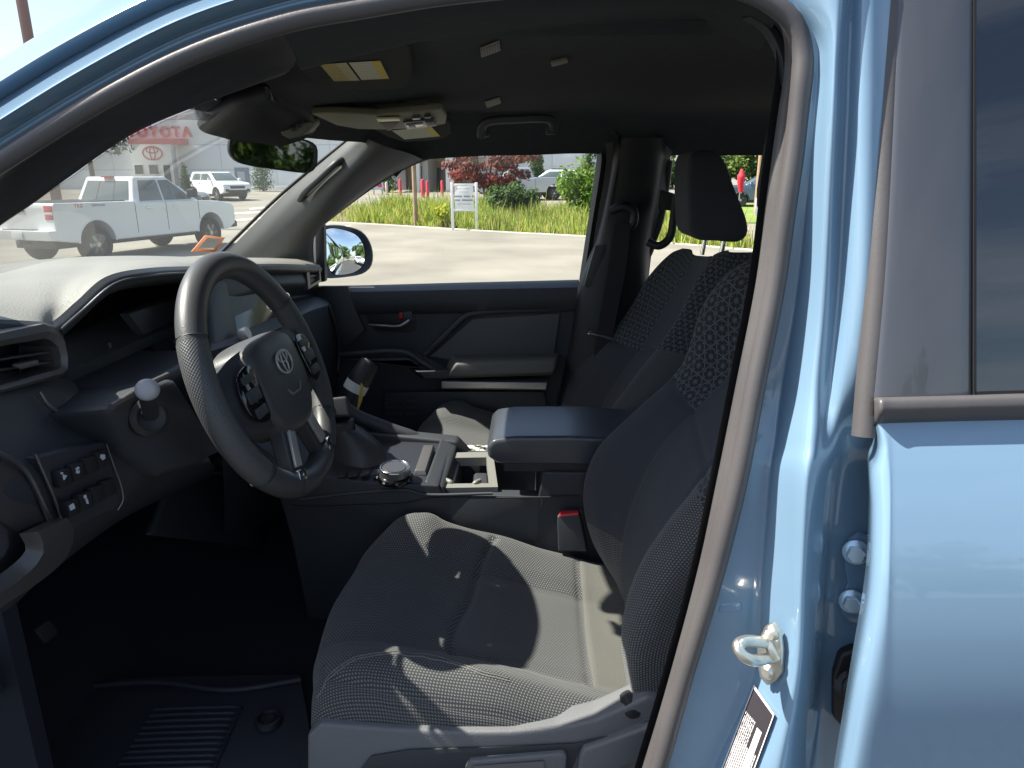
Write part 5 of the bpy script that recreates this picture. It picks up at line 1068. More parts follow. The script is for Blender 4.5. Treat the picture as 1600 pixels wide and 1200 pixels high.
for (a, b, c, d) in (((300, 336), (412, 330), (414, 332), (300, 339)), ((345, 345), (432, 338), (434, 340), (345, 348)), ((390, 326), (420, 323), (421, 324.5), (390, 328)), ((500, 357), (548, 352), (549, 353.5), (500, 359))):
    pm = mesh('painted_line', [gat(*q) + Vector((0, 0, .008)) for q in (a, b, c, d)], [(0, 1, 2, 3)], lines, None, 0); tag(pm, kind='structure')
# ---- meadow grass
random.seed(11)
def blades(name, spots, mats, h0, h1, w_, parent=None):
    V = []; F = []; fm_ = []
    for (p, s_) in spots:
        h = random.uniform(h0, h1) * s_ * (1.5 if random.random() < .08 else 1); a = random.uniform(0, 6.28); ln = random.uniform(.1, .5) * h; b = random.uniform(0, 6.28)
        d = Vector((math.cos(a), math.sin(a), 0)) * w_ * random.uniform(.6, 1.3); t = Vector((math.cos(b), math.sin(b), 0)) * ln
        k = len(V); V += [p - d, p + d, p + t * .45 + Vector((0, 0, h * .6)) + d * .7, p + t * .45 + Vector((0, 0, h * .6)) - d * .7, p + t + Vector((0, 0, h))]
        F += [(k, k + 1, k + 2, k + 3), (k + 3, k + 2, k + 4)]; m_ = random.choices(range(len(mats)), weights=[5, 4, 2, 2][:len(mats)])[0]; fm_ += [m_, m_]
    return mesh(name, V, F, mats, parent, 0, fmat=fm_)
def leafm(name, c, var=.35, tr=.35):
    m = mat(name, c, .65, spec=.25, var=(1.3, var)); n = m.node_tree; b = n.nodes['Principled BSDF']; o = n.nodes['Material Output']
    t = n.nodes.new('ShaderNodeBsdfTranslucent'); t.inputs[0].default_value = (c[0] * 1.3, c[1] * 1.25, c[2] * .8, 1); mx = n.nodes.new('ShaderNodeMixShader'); mx.inputs[0].default_value = tr
    n.links.new(b.outputs[0], mx.inputs[1]); n.links.new(t.outputs[0], mx.inputs[2]); n.links.new(mx.outputs[0], o.inputs[0]); return m
gms = [leafm('grass_green', (.27, .36, .07)), leafm('grass_yellow_green', (.35, .41, .10)), leafm('grass_straw', (.55, .46, .22)), leafm('grass_deep', (.12, .2, .045))]
spots = []
for i in range(28000):
    t = random.random(); j = random.random() ** 1.1; p = kc[int(t * 59)].lerp(kc[min(59, int(t * 59) + 1)], t * 59 % 1)
    d = .2 + j * 9.5; edge = min(1, d / 1.5); q = Vector((p.x + random.uniform(-.3, .3), p.y + d, 0)); q.z = T(q.x, q.y) + .02
    if p.x < ki[1].x and random.random() < .9: continue
    patch = .75 + .35 * math.sin(q.x * 1.3 + 1) * math.sin(q.y * .9 + q.x * .4)
    spots.append((q, (.5 + .5 * edge) * patch))
gr = blades('grass', spots, gms, .25, 1.0, .022); tag(gr, 'tall yellow green meadow grass filling the planted island', 'grass', kind='stuff')
# ---- foliage helpers
def leaves(name, clumps, n, size, mats, parent, seed=1, flat=.4):
    rnd = random.Random(seed); V = []; F = []; fm_ = []
    tot = sum(c[1].x * c[1].y * c[1].z for c in clumps)
    for c, r_ in clumps:
        k = max(8, int(n * (r_.x * r_.y * r_.z) / tot)); base = rnd.randrange(len(mats))
        for _ in range(k):
            a = Vector((rnd.gauss(0, 1), rnd.gauss(0, 1), rnd.gauss(0, 1))).normalized() * (rnd.random() ** .45)
            p = c + Vector((a.x * r_.x, a.y * r_.y, a.z * r_.z)); nn = (a + Vector((rnd.gauss(0, .6), rnd.gauss(0, .6), rnd.gauss(flat, .6)))).normalized()
            e = nn.orthogonal().normalized(); f = nn.cross(e); s_ = size * rnd.uniform(.6, 1.4); q = rnd.uniform(0, 6.28); e, f = e * math.cos(q) + f * math.sin(q), f * math.cos(q) - e * math.sin(q)
            i = len(V); V += [p - e * s_, p - f * s_ * .5, p + e * s_, p + f * s_ * .5]; F.append((i, i + 1, i + 2, i + 3)); fm_.append(base if rnd.random() < .7 else rnd.randrange(len(mats)))
    return mesh(name, V, F, mats, parent, 0, fmat=fm_)
bark = mat('bark', (.12, .09, .065), .9, 0, (25, .8)); 
LG = [leafm('leaf_mid_green', (.07, .13, .035)), leafm('leaf_light_green', (.13, .20, .05)), leafm('leaf_dark_green', (.035, .075, .025))]
def tree(label, base, H, cr_, seed, mats=LG, n=5000, size=.16, name='tree', trunk=.18, nc=26, lift=.55, group=None, cat='tree'):
    rnd = random.Random(seed); t = empty(name, base); tag(t, label, cat, group)
    V0 = Vector((0, 0, 0)); cz_ = H * lift
    tube('trunk', [V0 + Vector((0, 0, -.1)), Vector((rnd.uniform(-.1, .1), 0, H * .3)), Vector((rnd.uniform(-.2, .2), rnd.uniform(-.2, .2), H * .7)), Vector((0, 0, H * .93))], [trunk, trunk * .8, trunk * .5, trunk * .12], bark, t, 16, 8)
    cl = []
    for i in range(nc):
        a = rnd.uniform(0, 6.28); h = rnd.uniform(-1, 1); rr = math.sqrt(max(0, 1 - h * h)) * rnd.uniform(.45, 1.0)
        c = Vector((cr_[0] * rr * math.cos(a), cr_[1] * rr * math.sin(a), cz_ + cr_[2] * h * .92)); s_ = rnd.uniform(.24, .42)
        cl.append((c, Vector((cr_[0] * s_, cr_[1] * s_, cr_[2] * s_ * .7))))
        if i % 4 == 0: tube('limb', [Vector((0, 0, max(.5, c.z - cr_[2] * .5))), c * .6 + Vector((0, 0, c.z * .35)), c], [trunk * .4, trunk * .25, trunk * .08], bark, t, 8, 6)
    leaves('crown', cl, n, size, mats, t, seed); return t
# cone-shaped evergreen
def cypress(label, base, H, r_, seed, n=1600, group='slim columnar evergreens by the building', mats=None):
    rnd = random.Random(seed); t = empty('cypress_tree', base); tag(t, label, 'tree', group)
    tube('trunk', [Vector((0, 0, -.1)), Vector((0, 0, H * .9))], [.08, .02], bark, t, 4, 6)
    cl = [(Vector((rnd.uniform(-.1, .1) * r_, rnd.uniform(-.1, .1) * r_, .15 + H * (i + .5) / 12)), Vector((r_ * (1 - (i / 12) ** 1.6) + .06, r_ * (1 - (i / 12) ** 1.6) + .06, H / 14))) for i in range(12)]
    leaves('crown', cl, n, .09, mats or [LG[2], LG[0]], t, seed, 0); return t
def shrub(label, base, rad, seed, mats, n=1800, size=.09, nm='shrub'):
    rnd = random.Random(seed); t = empty(nm, base); tag(t, label, 'shrub')
    cl = []
    for i in range(14):
        a = rnd.uniform(0, 6.28); q = rnd.random() ** .5; h = rnd.uniform(.3, .95); c = Vector((rad[0] * .75 * q * math.cos(a), rad[1] * .75 * q * math.sin(a), rad[2] * h)); cl.append((c, Vector((rad[0], rad[1], rad[2])) * rnd.uniform(.28, .4)))
    leaves('foliage', cl, n, size, mats, t, seed)
    for i in range(5):
        c = cl[i][0]; tube('stem', [Vector((c.x * .1, c.y * .1, -.05)), c * .6, c], [.03, .02, .008], bark, t, 6, 5)
    return t
# ---- sign on the island
wm = mat('white_sign_paint', (.84, .84, .82), .6, 0, (20, .15), var=(4, .06)); ink = mat('sign_ink', (.12, .14, .17), .7); ink2 = mat('pale_sign_ink', (.35, .36, .36), .7)
sg = gx(726, 26.6); sgn = empty('lawn_sign', sg); tag(sgn, 'white framed board sign on two posts standing in the meadow grass', 'sign')
def sgp(u, v, y=26.6): return wat(u, v, y=y) - sg
for u in (706, 744): a = sgp(u, 285); box('post', (a.x - .05, -.05, -.2), (a.x + .05, .05, a.z), wm, sgn, .01); 
a, b = sgp(710, 290), sgp(740, 328); box('board', (a.x, -.025, b.z), (b.x, .025, a.z), wm, sgn, .006)
for v0, v1 in ((287, 291), (326, 330)): a, b = sgp(708, v0), sgp(742, v1); box('rail', (a.x, -.04, b.z), (b.x, .04, a.z), wm, sgn, .006)
def words(v, h, runs, mt):
    for u0, u1 in runs:
        a, b = sgp(u0, v, 26.57), sgp(u1, v + h, 26.57); w_ = b.x - a.x; k = max(2, int((u1 - u0) / 1.3))
        for i in range(k): x = a.x + w_ * i / k; mesh('printed_letter', [(x, a.y, b.z), (x + w_ / k * .62, a.y, b.z), (x + w_ / k * .62, a.y, a.z), (x, a.y, a.z)], [(0, 1, 2, 3)], mt, sgn, 0)
words(294.4, 1.0, ((713, 722), (724, 735)), ink2); words(299.6, .8, ((718, 733),), ink2)
words(305.6, 2.6, ((708, 722), (725, 735), (737.5, 741)), ink); words(311.6, 2.4, ((711, 719), (722, 739)), ink); words(318.2, 1.2, ((715, 736),), ink2)
# ---- poles
wood = mat('weathered_wood', (.30, .21, .14), .85, 0, (14, .5), var=(3, .2))
b = gx(648, 28.5); pl_ = tag(empty('utility_pole', b), 'tall brown wooden utility pole rising from the meadow grass', 'pole')
tube('shaft', [Vector((0, 0, -.3)), Vector((0, 0, 5)), Vector((0, 0, 9))], [.09, .085, .07], wood, pl_, 10, 10); box('crossarm', (-.9, -.05, 8.3), (.9, .05, 8.42), wood, pl_, .01)
b = gx(1184, 34); pl_ = tag(empty('utility_pole', b), 'slim wooden utility pole beside the dark blue SUV', 'pole')
tube('shaft', [Vector((0, 0, -.3)), Vector((0, 0, 5)), Vector((0, 0, 9))], [.12, .11, .09], wood, pl_, 10, 10); box('crossarm', (-.9, -.05, 8.3), (.9, .05, 8.42), wood, pl_, .01)
b = wat(46, 70, y=27); b.z = T(b.x, b.y); lp = tag(empty('lamp_post', b), 'brown square lamp post standing against the bright sky', 'lamp post')
rust = mat('brown_lamp_paint', (.20, .12, .10), .6, 0, (30, .2)); box('post', (-.13, -.13, 0), (.13, .13, 12), rust, lp, .01); box('lamp_head', (-.25, -.9, 12), (.25, .2, 12.2), rust, lp, .03); box('footing', (-.25, -.25, -.3), (.25, .25, .5), km, lp, .03)
# ---- shrubs and trees
shrub('dark green rounded shrub right of the white sign', gx(808, 30.5), (1.35, 1.0, 1.35), 3, [LG[2], LG[0]], 2600, .10)
shrub('small yellow green shrub left of the white sign', gx(689, 27.6), (.35, .3, .75), 4, [leafm('leaf_lime', (.32, .38, .03)), leafm('leaf_lime_pale', (.42, .45, .06))], 300, .07)
shrub('bright green clipped hedge bush near the window edge', gx(905, 31), (1.2, 1.0, 2.0), 5, [LG[1], leafm('leaf_bright', (.16, .28, .04))], 3000, .10)
mp_ = tree('purple red leaved maple with several thin trunks', gx(765, 36), 4.1, (2.1, 1.8, 1.25), 8, [leafm('leaf_red', (.20, .05, .05), .4), leafm('leaf_dark_red', (.11, .045, .05), .4), leafm('leaf_bronze', (.27, .11, .07), .4)], 5200, .11, 'maple_tree', .07, 30, .60)
for dx in (-.35, .25, .5): tube('trunk', [Vector((dx * .4, 0, -.1)), Vector((dx, .1, 1.4)), Vector((dx * 2.2, 0, 3.2))], [.07, .05, .02], bark, mp_, 8, 6)
cypress('slim dark cypress left of the paired cypresses', gx(835, 52), 4.6, .42, 1); cypress('shorter slim cypress right of its pair', gx(843, 52), 3.9, .36, 2); cypress('tall slim cypress at the window rear edge', gx(920, 52), 6.2, .55, 3)
cypress('dark cypress seen under the rear view mirror', gx(412, 57), 4.6, .9, 4); cypress('narrow dark cypress between portal and white SUV', gx(292, 44), 2.1, .35, 5, 1200)
cypress('clipped green evergreen beside the small blue white sign', gx(608, 55), 4.4, .6, 6)
tree('pale leafy tree left of the dealership portal', gx(150, 48), 8.0, (3.6, 2.6, 2.6), 21, n=3200, size=.16, lift=.68)
TR = 'trees along the far right side'
for i, (u, y, H, lab_) in enumerate(((1060, 52, 11, 'broad green tree above the passenger headrest'), (1128, 60, 12, 'tall dark green tree behind the passenger headrest'), (1190, 50, 11.5, 'green tree behind the right utility pole'), (1010, 70, 12, 'green tree hidden mostly by the far rear pillar'), (1260, 56, 12, 'green tree standing right of the blue SUV'))):
    tree(lab_, gx(u, y), H * .68, (4.0, 3.2, 3.4), 30 + i, n=4200, size=.2, lift=.52, trunk=.2, group=TR)
# trees that the mirrors and the paint look back at
for i, (x, y, H) in enumerate(((46, 4, 9), (52, 12, 11), (40, -3, 11), (30, 13, 8), (55, 16, 12), (52, 2, 12), (48, -14, 11))):
    tree(('broad tree behind the car seen in the side mirror', 'tall tree far behind the car on the right', 'tall tree far behind the car on the left', 'small tree behind the car near parked vans', 'distant tree behind the lot, farthest right', 'distant tree straight behind the car', 'distant tree behind the lot, farthest left')[i], Vector((x, y, T(x, y))), H, (3.4, 3.4, 3.6), 60 + i, n=2600, size=.28, lift=.6, group='trees behind the car')
tree('broad leafy tree behind the camera, mirrored in the rear view mirror', Vector((13, -25, 0)), 7.5, (3.4, 3.2, 3.2), 91, n=2600, size=.24, lift=.55, group='trees across the road')
for i, x in enumerate((-46, -18, 12, 40)):
    tree(('tree across the road behind the camera, far left', 'tree across the road behind the camera, left', 'tree across the road behind the camera, right', 'tree across the road behind the camera, far right')[i], Vector((x, -58 - 4 * (i % 2), 0)), 9, (5, 4, 4), 80 + i, n=1800, size=.4, lift=.55, group='trees across the road')
wd = leaves('wood', [(Vector((-140 + 9 * i + random.uniform(-3, 3), -72 + random.uniform(-4, 4), 3.2)), Vector((7, 4, random.uniform(3.2, 5.5)))) for i in range(34)], 9000, .75, LG, None, 77)
tag(wd, 'far wood edge beyond the road behind the camera', 'wood', kind='stuff')
# grass verge on the right
rg = [gx(1000, 30), gx(1330, 30), gx(1330, 42), gx(1000, 42)]
vg = mesh('lawn', [p + Vector((0, 0, .03)) for p in rg], [(0, 1, 2, 3)], mat('mown_lawn', (.15, .22, .04), .9, 0, (20, .8), var=(2, .3)), None, 0); tag(vg, kind='structure')
sp10 = gx(1194, 22); s10 = tag(empty('speed_sign', sp10), 'white speed sign reading 10 on a wooden post', 'sign')
def s1(u, v): return wat(u, v, y=22) - sp10
a, b = s1(1181, 309), s1(1206, 336); box('plate', (a.x, -.02, b.z), (b.x, .0, a.z), wm, s10, .004)
a2, b2 = s1(1186, 294), s1(1203, 309); box('plate', (a2.x, -.02, b2.z + .01), (b2.x, .0, a2.z), wm, s10, .004)
box('post', ((a.x + b.x) / 2 - .05, .01, -.2), ((a.x + b.x) / 2 + .05, .09, a2.z), mat('pale_wood_post', (.5, .38, .18), .8), s10, .008)
def text(txt, h, loc, mt, parent, name='letter', rot=(R(90), 0, 0), ext=.004, bold=.0, align='CENTER'):
    """each character its own mesh"""
    objs = []; x = 0
    cu = bpy.data.curves.new('t', 'FONT'); cu.size = h; cu.extrude = ext; cu.offset = bold
    widths = []
    for ch in txt:
        cu.body = ch; tmp = bpy.data.objects.new('t', cu); dg = bpy.context.evaluated_depsgraph_get(); me = bpy.data.meshes.new_from_object(tmp)
        xs_ = [v.co.x for v in me.vertices] or [0]; bpy.data.objects.remove(tmp); widths.append((me, min(xs_), max(xs_)))
    total = sum(b_ - a_ for _, a_, b_ in widths) + h * .12 * (len(txt) - 1); x = -total / 2
    Mr = Euler(rot).to_matrix()
    for me, a_, b_ in widths:
        for v in me.vertices: v.co = Mr @ (v.co + Vector((x - a_, 0, 0))) + Vector(loc)
        x += b_ - a_ + h * .12; me.materials.clear(); me.materials.append(mt)
        o = bpy.data.objects.new(name, me); link(o, parent); objs.append(o)
    return objs
text('10', .36, ((a.x + b.x) / 2, -.024, lerp(a.z, b.z, .8)), ink, s10, bold=.006)
# ---- closed red patio umbrella by the blue SUV
ub = gx(1156, 30); um = tag(empty('patio_umbrella', ub), 'closed red patio umbrella standing beside the blue SUV', 'umbrella')
def uz(v): return (wat(1156, v, y=30) - ub).z
tube('pole', [Vector((0, 0, -.02)), Vector((0, 0, uz(266)))], .02, M['white_plastic'], um, 4, 8)
tube('canopy', [Vector((.05, 0, uz(300))), Vector((0, 0, uz(286))), Vector((.01, 0, uz(274))), Vector((0, 0, uz(264)))], [.09, .12, .16, .04], mat('red_canvas', (.6, .02, .04), .7), um, 16, 10)
# =================================================================== DEALERSHIP
YB = 62.0
bm_ = mat('pale_blue_metal_panel', (.7, .74, .78), .5); bm2 = mat('portal_panel', (.72, .72, .69), .6, 0, var=(.5, .05)); redm = mat('red_fascia', (.55, .05, .07), .5)
darkg = mat('window_dark_glass', (.05, .07, .07), .15); joint = mat('panel_joint', (.22, .24, .26), .7); wcol = mat('white_column_paint', (.72, .71, .67), .6); beige = mat('beige_wall', (.42, .36, .29), .8)
xl, xr = wat(-160, 250, y=YB).x, wat(950, 250, y=YB).x; zb = T(0, YB) - .4
bl = empty('dealership', (0, YB, zb)); tag(bl, 'pale blue grey car dealership building with a red striped portal', 'building')
H_ = 10.0
box('wall', (xl, .06, 0), (xr, 14, H_), joint, bl, .02)
n_ = 13; pw = (xr - xl) / n_; pm_ = None
for j in range(5):
    for i in range(n_):
        if pm_ is None:
            pm_ = box('wall_panel', (0.012, -.0, .012), (pw - .012, .05, H_ / 5 - .012), bm_, bl, .006); pm_.location = (xl, 0, 0)
        else:
            o = pm_.copy(); col.objects.link(o); o.location = (xl + pw * i, 0, H_ / 5 * j)
box('roof_coping', (xl - .1, -.1, H_), (xr + .1, 14.1, H_ + .2), joint, bl, .02)
def bq(u, v, y=YB): p = wat(u, v, y=y); return Vector((p.x, p.y - YB, p.z - zb))
def bbox(name, u0, v0, u1, v1, y0, y1, mt, bev=.01, parent=bl):
    a, b = bq(u0, v0), bq(u1, v1); return box(name, (a.x, y0, b.z), (b.x, y1, a.z), mt, parent, bev)
bbox('portal', 214, 226, 290, 316, -1.2, -.02, bm2); bbox('red_fascia', 212, 217.5, 295, 226, -1.3, -.02, redm); bbox('downpipe', 284, 229, 287, 300, -1.32, -1.22, joint)
def win_(u0, v0, u1, v1, y, fr=.06, mt=darkg):
    w_ = bbox('window', u0, v0, u1, v1, y - .05, y, wcol); a, b = bq(u0, v0), bq(u1, v1)
    box('pane', (a.x + fr, y - .07, b.z + fr), (b.x - fr, y - .045, a.z - fr), mt, w_, 0); return w_
for u0, u1, v1 in ((221, 238, 273), (243, 261, 273), (265, 283, 300)): win_(u0, 257, u1, v1, -1.2)
a = bq(257, 213.5); lt = text('TOYOTA', 1.12, (a.x - .35, -.10, a.z), redm, bl, 'sign_letter', ext=.06, bold=.03)
ec_ = bq(250, 240); ec_.y = -1.26
tube('emblem', ellipse(ec_, .80, .52, Vector((1, 0, 0)), Vector((0, 0, 1)), 32), .05, redm, bl, 64, 8, True)
tube('emblem_oval', ellipse(ec_ + Vector((0, 0, .24)), .50, .22, Vector((1, 0, 0)), Vector((0, 0, 1)), 24), .042, redm, bl, 48, 8, True)
tube('emblem_oval', ellipse(ec_ + Vector((0, 0, -.02)), .21, .48, Vector((1, 0, 0)), Vector((0, 0, 1)), 24), .042, redm, bl, 48, 8, True)
# garage doors and other openings further right
bbox('garage_door', 366, 262, 394, 312, -.06, .0, mat('slate_door', (.16, .2, .25), .5)); bbox('door_poster', 371, 268, 384, 282, -.08, -.05, mat('poster', (.4, .44, .5), .6)); bbox('low_wall', 380, 290, 470, 316, -1.5, -1.2, bm2)
win_(860, 261, 880, 287, -.02, .1, mat('green_glass', (.22, .33, .30), .2))
bbox('side_bay', 556, 262, 582, 312, -.6, .0, mat('blue_grey_bay', (.2, .23, .28), .5))
# service drive: columns, canopy beam, recessed beige bay
sv_ = bbox('service_bay_wall', 616, 248, 745, 314, -.5, -.02, beige)
bbox('bay_side', 616, 255, 640, 314, -1.5, -.5, mat('grey_bay_wall', (.33, .33, .36), .7)); bbox('bay_doorway', 656, 260, 662, 306, -.55, -.5, darkg); bbox('bay_doorway', 684, 262, 694, 306, -.55, -.5, darkg); bbox('bay_doorway', 698, 268, 708, 304, -.56, -.5, darkg)
for u0, u1 in ((662, 674), (709, 721)): bbox('column', u0, 244, u1, 316, -6.2, -5.4, wcol)
bbox('pier', 674, 250, 684, 314, -5.4, -.5, mat('shaded_pier', (.42, .41, .40), .7)); bbox('canopy_beam', 610, 226, 760, 247, -6.4, -.02, wcol, .03)
# red bollards
for i, (u, v0, v1, y, lab_) in enumerate(((626, 279.5, 305, 50, 'leftmost red bollard, left of the wooden utility pole'), (648.5, 280, 303, 52, 'red bollard just right of the wooden utility pole'), (661, 279.5, 308, 48, 'thick red bollard in front of the white service column'), (668.5, 282, 309, 47, 'slender red bollard beside the white service column'), (691, 281.5, 302, 51, 'red bollard in front of the service bay doorway'), (709, 283, 302, 52, 'red bollard peeking over the white lawn sign'), (604.5, 284, 303, 52, 'pale pinkish bollard right of the small blue white sign'))):
    p = wat(u, v1, y=y); g = T(p.x, y); p.z = min(p.z, g); q = wat(u, v0, y=y); bo_ = empty('bollard', (p.x, y, g)); tag(bo_, lab_, 'bollard', 'bollards at the service drive')
    h = q.z - g; r_ = .10 + .03 * (i == 2); mt = redm if i < 6 else mat('pale_bollard', (.6, .45, .43), .6)
    lathe('post', [(r_, -.05), (r_, h - r_), (r_ * .8, h - r_ * .35), (r_ * .4, h - .02), (.01, h)], mt, bo_, 16); lathe('base_ring', [(r_ * 1.25, -.05), (r_ * 1.25, .05), (r_ * 1.02, .07)], joint, bo_, 16)
b = gx(591, 52); ss = tag(empty('small_sign', b), 'small blue white sign with red mark beside the service drive', 'sign')
def s2(u, v): return wat(u, v, y=52) - b
a, c = s2(582, 279), s2(599, 296); box('panel', (a.x, -.04, c.z), (c.x, .04, a.z), mat('pale_blue_sign', (.5, .56, .66), .6), ss, .01)
e = s2(590.5, 287.5); prism('red_mark', [e + Vector((x * .3, -.05, z * .22)) for x, z in ((-1, -1), (-.2, -.6), (.2, -1), (1, -1), (.8, .4), (.3, 1), (0, .2), (-.6, 1))], (0, -.01, 0), redm, ss, 0)
for u in (584, 597): q = s2(u, 296); box('leg', (q.x - .04, -.03, -.1), (q.x + .04, .03, q.z), ss and M['white_plastic'], ss, .005)
# =================================================================== VEHICLES
white = mat('white_vehicle_paint', (.84, .86, .86), .3, 0, None, 1, coatr=.03); tyre = mat('tyre_rubber', (.02, .02, .021), .8, 0, (60, .4)); vglass = mat('vehicle_glass', (.10, .13, .13), .06, coat=.5); lampred = mat('red_lamp', (.55, .02, .03), .15, coat=1); lampclr = mat('clear_lamp', (.6, .6, .6), .12); vtrim = mat('vehicle_black_trim', (.025, .026, .028), .5); alloy = mat('alloy_wheel', (.45, .46, .47), .3, .8); plate = mat('number_plate', (.6, .62, .62), .5)
def outline(pts, arches, r_, zb_):
    """lower body side outline with round wheel openings (x forward)"""
    out = list(pts)
    bot = []
    for cx in sorted(arches):
        bot.append((cx - r_, zb_))
        for k in range(1, 12): a = math.pi - math.pi * k / 12; bot.append((cx + r_ * math.cos(a), zb_ + .02 + r_ * .98 * math.sin(a) * 1.0))
        bot.append((cx + r_, zb_))
    return out + bot[::-1] if False else out, bot
def wheel(parent, x, y, r_, w_, side, spokes=6):
    B_ = basis((x, y, r_), (0, side, 0), (1, 0, 0))
    t = lathe('wheel', [(r_ * .62, -w_ / 2), (r_ * .9, -w_ / 2), (r_, -w_ * .3), (r_, w_ * .3), (r_ * .92, w_ / 2), (r_ * .66, w_ / 2), (r_ * .64, w_ * .3)], tyre, parent, 32, B_)
    lathe('rim', [(r_ * .66, w_ * .44), (r_ * .62, w_ * .46), (r_ * .58, w_ * .30), (.02, w_ * .26)], vtrim, t, 28, B_)
    for k in range(spokes):
        a = 2 * math.pi * k / spokes; e = Vector((math.cos(a), math.sin(a), 0)); f = Vector((-e.y, e.x, 0))
        q = [B_ @ (e * p + f * s_ + Vector((0, 0, w_ * .36))) for p, s_ in ((.05, -.035), (r_ * .6, -.05), (r_ * .6, .05), (.05, .035))]
        prism('spoke', q, (B_.to_3x3() @ Vector((0, 0, w_ * .08))), alloy, t, .004)
    lathe('hub_cap', [(.07, w_ * .3), (.06, w_ * .47), (.01, w_ * .48)], alloy, t, 16, B_); return t
def vbody(name, side, W, mt, parent, bev):
    return prism(name, [Vector((x, -W / 2, z)) for x, z in side], (0, W, 0), mt, parent, bev, 4, 50)
def arch_pts(cx, r_, z0, n=12): return [(cx + r_ * math.cos(math.pi * k / n), z0 + r_ * math.sin(math.pi * k / n)) for k in range(n + 1)]
def frustum(name, lo, hi, z0, z1, mt, parent, bev):
    """lo/hi = (x0,x1,halfwidth)"""
    return hexa(name, [Vector((lo[0], -lo[2], z0)), Vector((lo[1], -lo[2], z0)), Vector((lo[1], lo[2], z0)), Vector((lo[0], lo[2], z0))], [Vector((hi[0], -hi[2], z1)), Vector((hi[1], -hi[2], z1)), Vector((hi[1], hi[2], z1)), Vector((hi[0], hi[2], z1))], mt, parent, bev, 4, 50)
def sidewin(name, px, lo, hi, z0, z1, s_, parent, mt):
    """panes on the leaning cab side: px = [(x, t)] with t 0..1 up the side"""
    pts = []
    for x, t in px:
        y = lerp(lo, hi, t) + .004; pts.append(Vector((x, s_ * y, lerp(z0, z1, t))))
    nn = Vector((0, s_ * 1, .3)).normalized(); return prism(name, pts, nn * .008, mt, parent, .003)
def pickup(label, loc, rz, paint, detail=True, group=None):
    t = empty('pickup_truck', loc, rz); tag(t, label, 'pickup truck', group); W = 1.98; rw = .41; zb_ = .48
    ax, fx = -1.88, 1.86     # axles
    top_ = [(2.86, .62), (2.9, .80), (2.88, 1.06), (2.80, 1.17), (2.3, 1.26), (1.52, 1.30), (1.30, 1.32), (-.62, 1.32), (-.70, 1.36), (-2.88, 1.38), (-2.92, 1.30), (-2.92, .62)]
    low = [(-2.86, .56)] + [p for p in arch_pts(ax, .50, zb_)[::-1]] + [p for p in arch_pts(fx, .50, zb_)[::-1]] + [(2.6, zb_)]
    bd = vbody('body', top_ + low, W, paint, t, .05)
    # bed recess, cab, glass
    box('bed_floor', (-2.78, -.80, 1.05), (-.80, .80, 1.384), vtrim, bd, .01)
    cab = frustum('cab', (-.68, 1.60, .93), (-.42, .62, .76), 1.28, 1.93, paint, t, .07)
    for s_ in (-1, 1):
        sidewin('window', [(-.46, .10), (.28, .10), (.26, .86), (-.32, .86)], .93, .76, 1.28, 1.93, s_, cab, vglass)
        sidewin('window', [(.34, .10), (1.30, .10), (1.02, .45), (.66, .86), (.32, .86)], .93, .76, 1.28, 1.93, s_, cab, vglass)
        hexa('mirror', [Vector((1.05, s_ * 1.0, 1.38)), Vector((1.2, s_ * 1.0, 1.38)), Vector((1.2, s_ * 1.24, 1.40)), Vector((1.05, s_ * 1.24, 1.40))], [Vector((1.05, s_ * 1.0, 1.6)), Vector((1.2, s_ * 1.0, 1.58)), Vector((1.2, s_ * 1.24, 1.62)), Vector((1.05, s_ * 1.24, 1.62))], vtrim, t, .02)
        for x in (.20, 1.18 - .75): pass
        for x in (-.28, .62): box('door_handle', (x - .1, s_ * .985 - .03, 1.17), (x + .1, s_ * .985 + .03, 1.205), M['chrome'] if detail else vtrim, bd, .01)
        for x in (-.70, .30, 1.45): box('door_gap', (x - .008, s_ * .9905 - .002, .60), (x + .008, s_ * .9905 + .002, 1.30), vtrim, bd, 0)
        for x in (ax, fx):
            tube('wheel_arch', [Vector((px_, s_ * .985, pz)) for px_, pz in arch_pts(x, .505, zb_)], .022, paint, bd, 24, 8)
            wheel(t, x, s_ * (W / 2 - .15), rw, .28, s_)
        box('tail_lamp', (-2.935, s_ * .83 - .13, 1.02), (-2.80, s_ * .86 + .135, 1.33), lampred, t, .02); box('lamp_lens', (-2.94, s_ * .87 - .10, 1.13), (-2.83, s_ * .87 + .13, 1.19), lampclr, t, .01)
        box('head_lamp', (2.68, s_ * .72 - .22, .95), (2.90, s_ * .72 + .24, 1.12), lampclr, t, .03)
        box('sill', (-1.3, s_ * .93 - .03, .42), (1.3, s_ * .93 + .03, .50), vtrim, bd, .01)
    # rear window, brake lamp, bumper, plate
    def rp(y, t_): return Vector((lerp(-.68, -.42, t_) - .006, y * lerp(.93, .76, t_), lerp(1.28, 1.93, t_)))
    rw_ = prism('rear_window', [rp(-.84, .14), rp(.84, .14), rp(.82, .84), rp(-.82, .84)], (-.006, 0, .003), vglass, t, .004)
    for y in (-.3, .3): prism('window_divider', [rp(y - .012, .15) + Vector((-.008, 0, 0)), rp(y + .012, .15) + Vector((-.008, 0, 0)), rp(y + .012, .83) + Vector((-.008, 0, 0)), rp(y - .012, .83) + Vector((-.008, 0, 0))], (-.003, 0, 0), vtrim, rw_, 0)
    prism('windscreen', [Vector((lerp(1.60, .62, t_) + .006, y * lerp(.93, .76, t_), lerp(1.28, 1.93, t_))) for y, t_ in ((-.86, .08), (.86, .08), (.84, .9), (-.84, .9))], (.005, 0, .006), vglass, t, .004)
    box('brake_lamp', (-.52, -.16, 1.905), (-.40, .16, 1.95), lampred, t, .01)
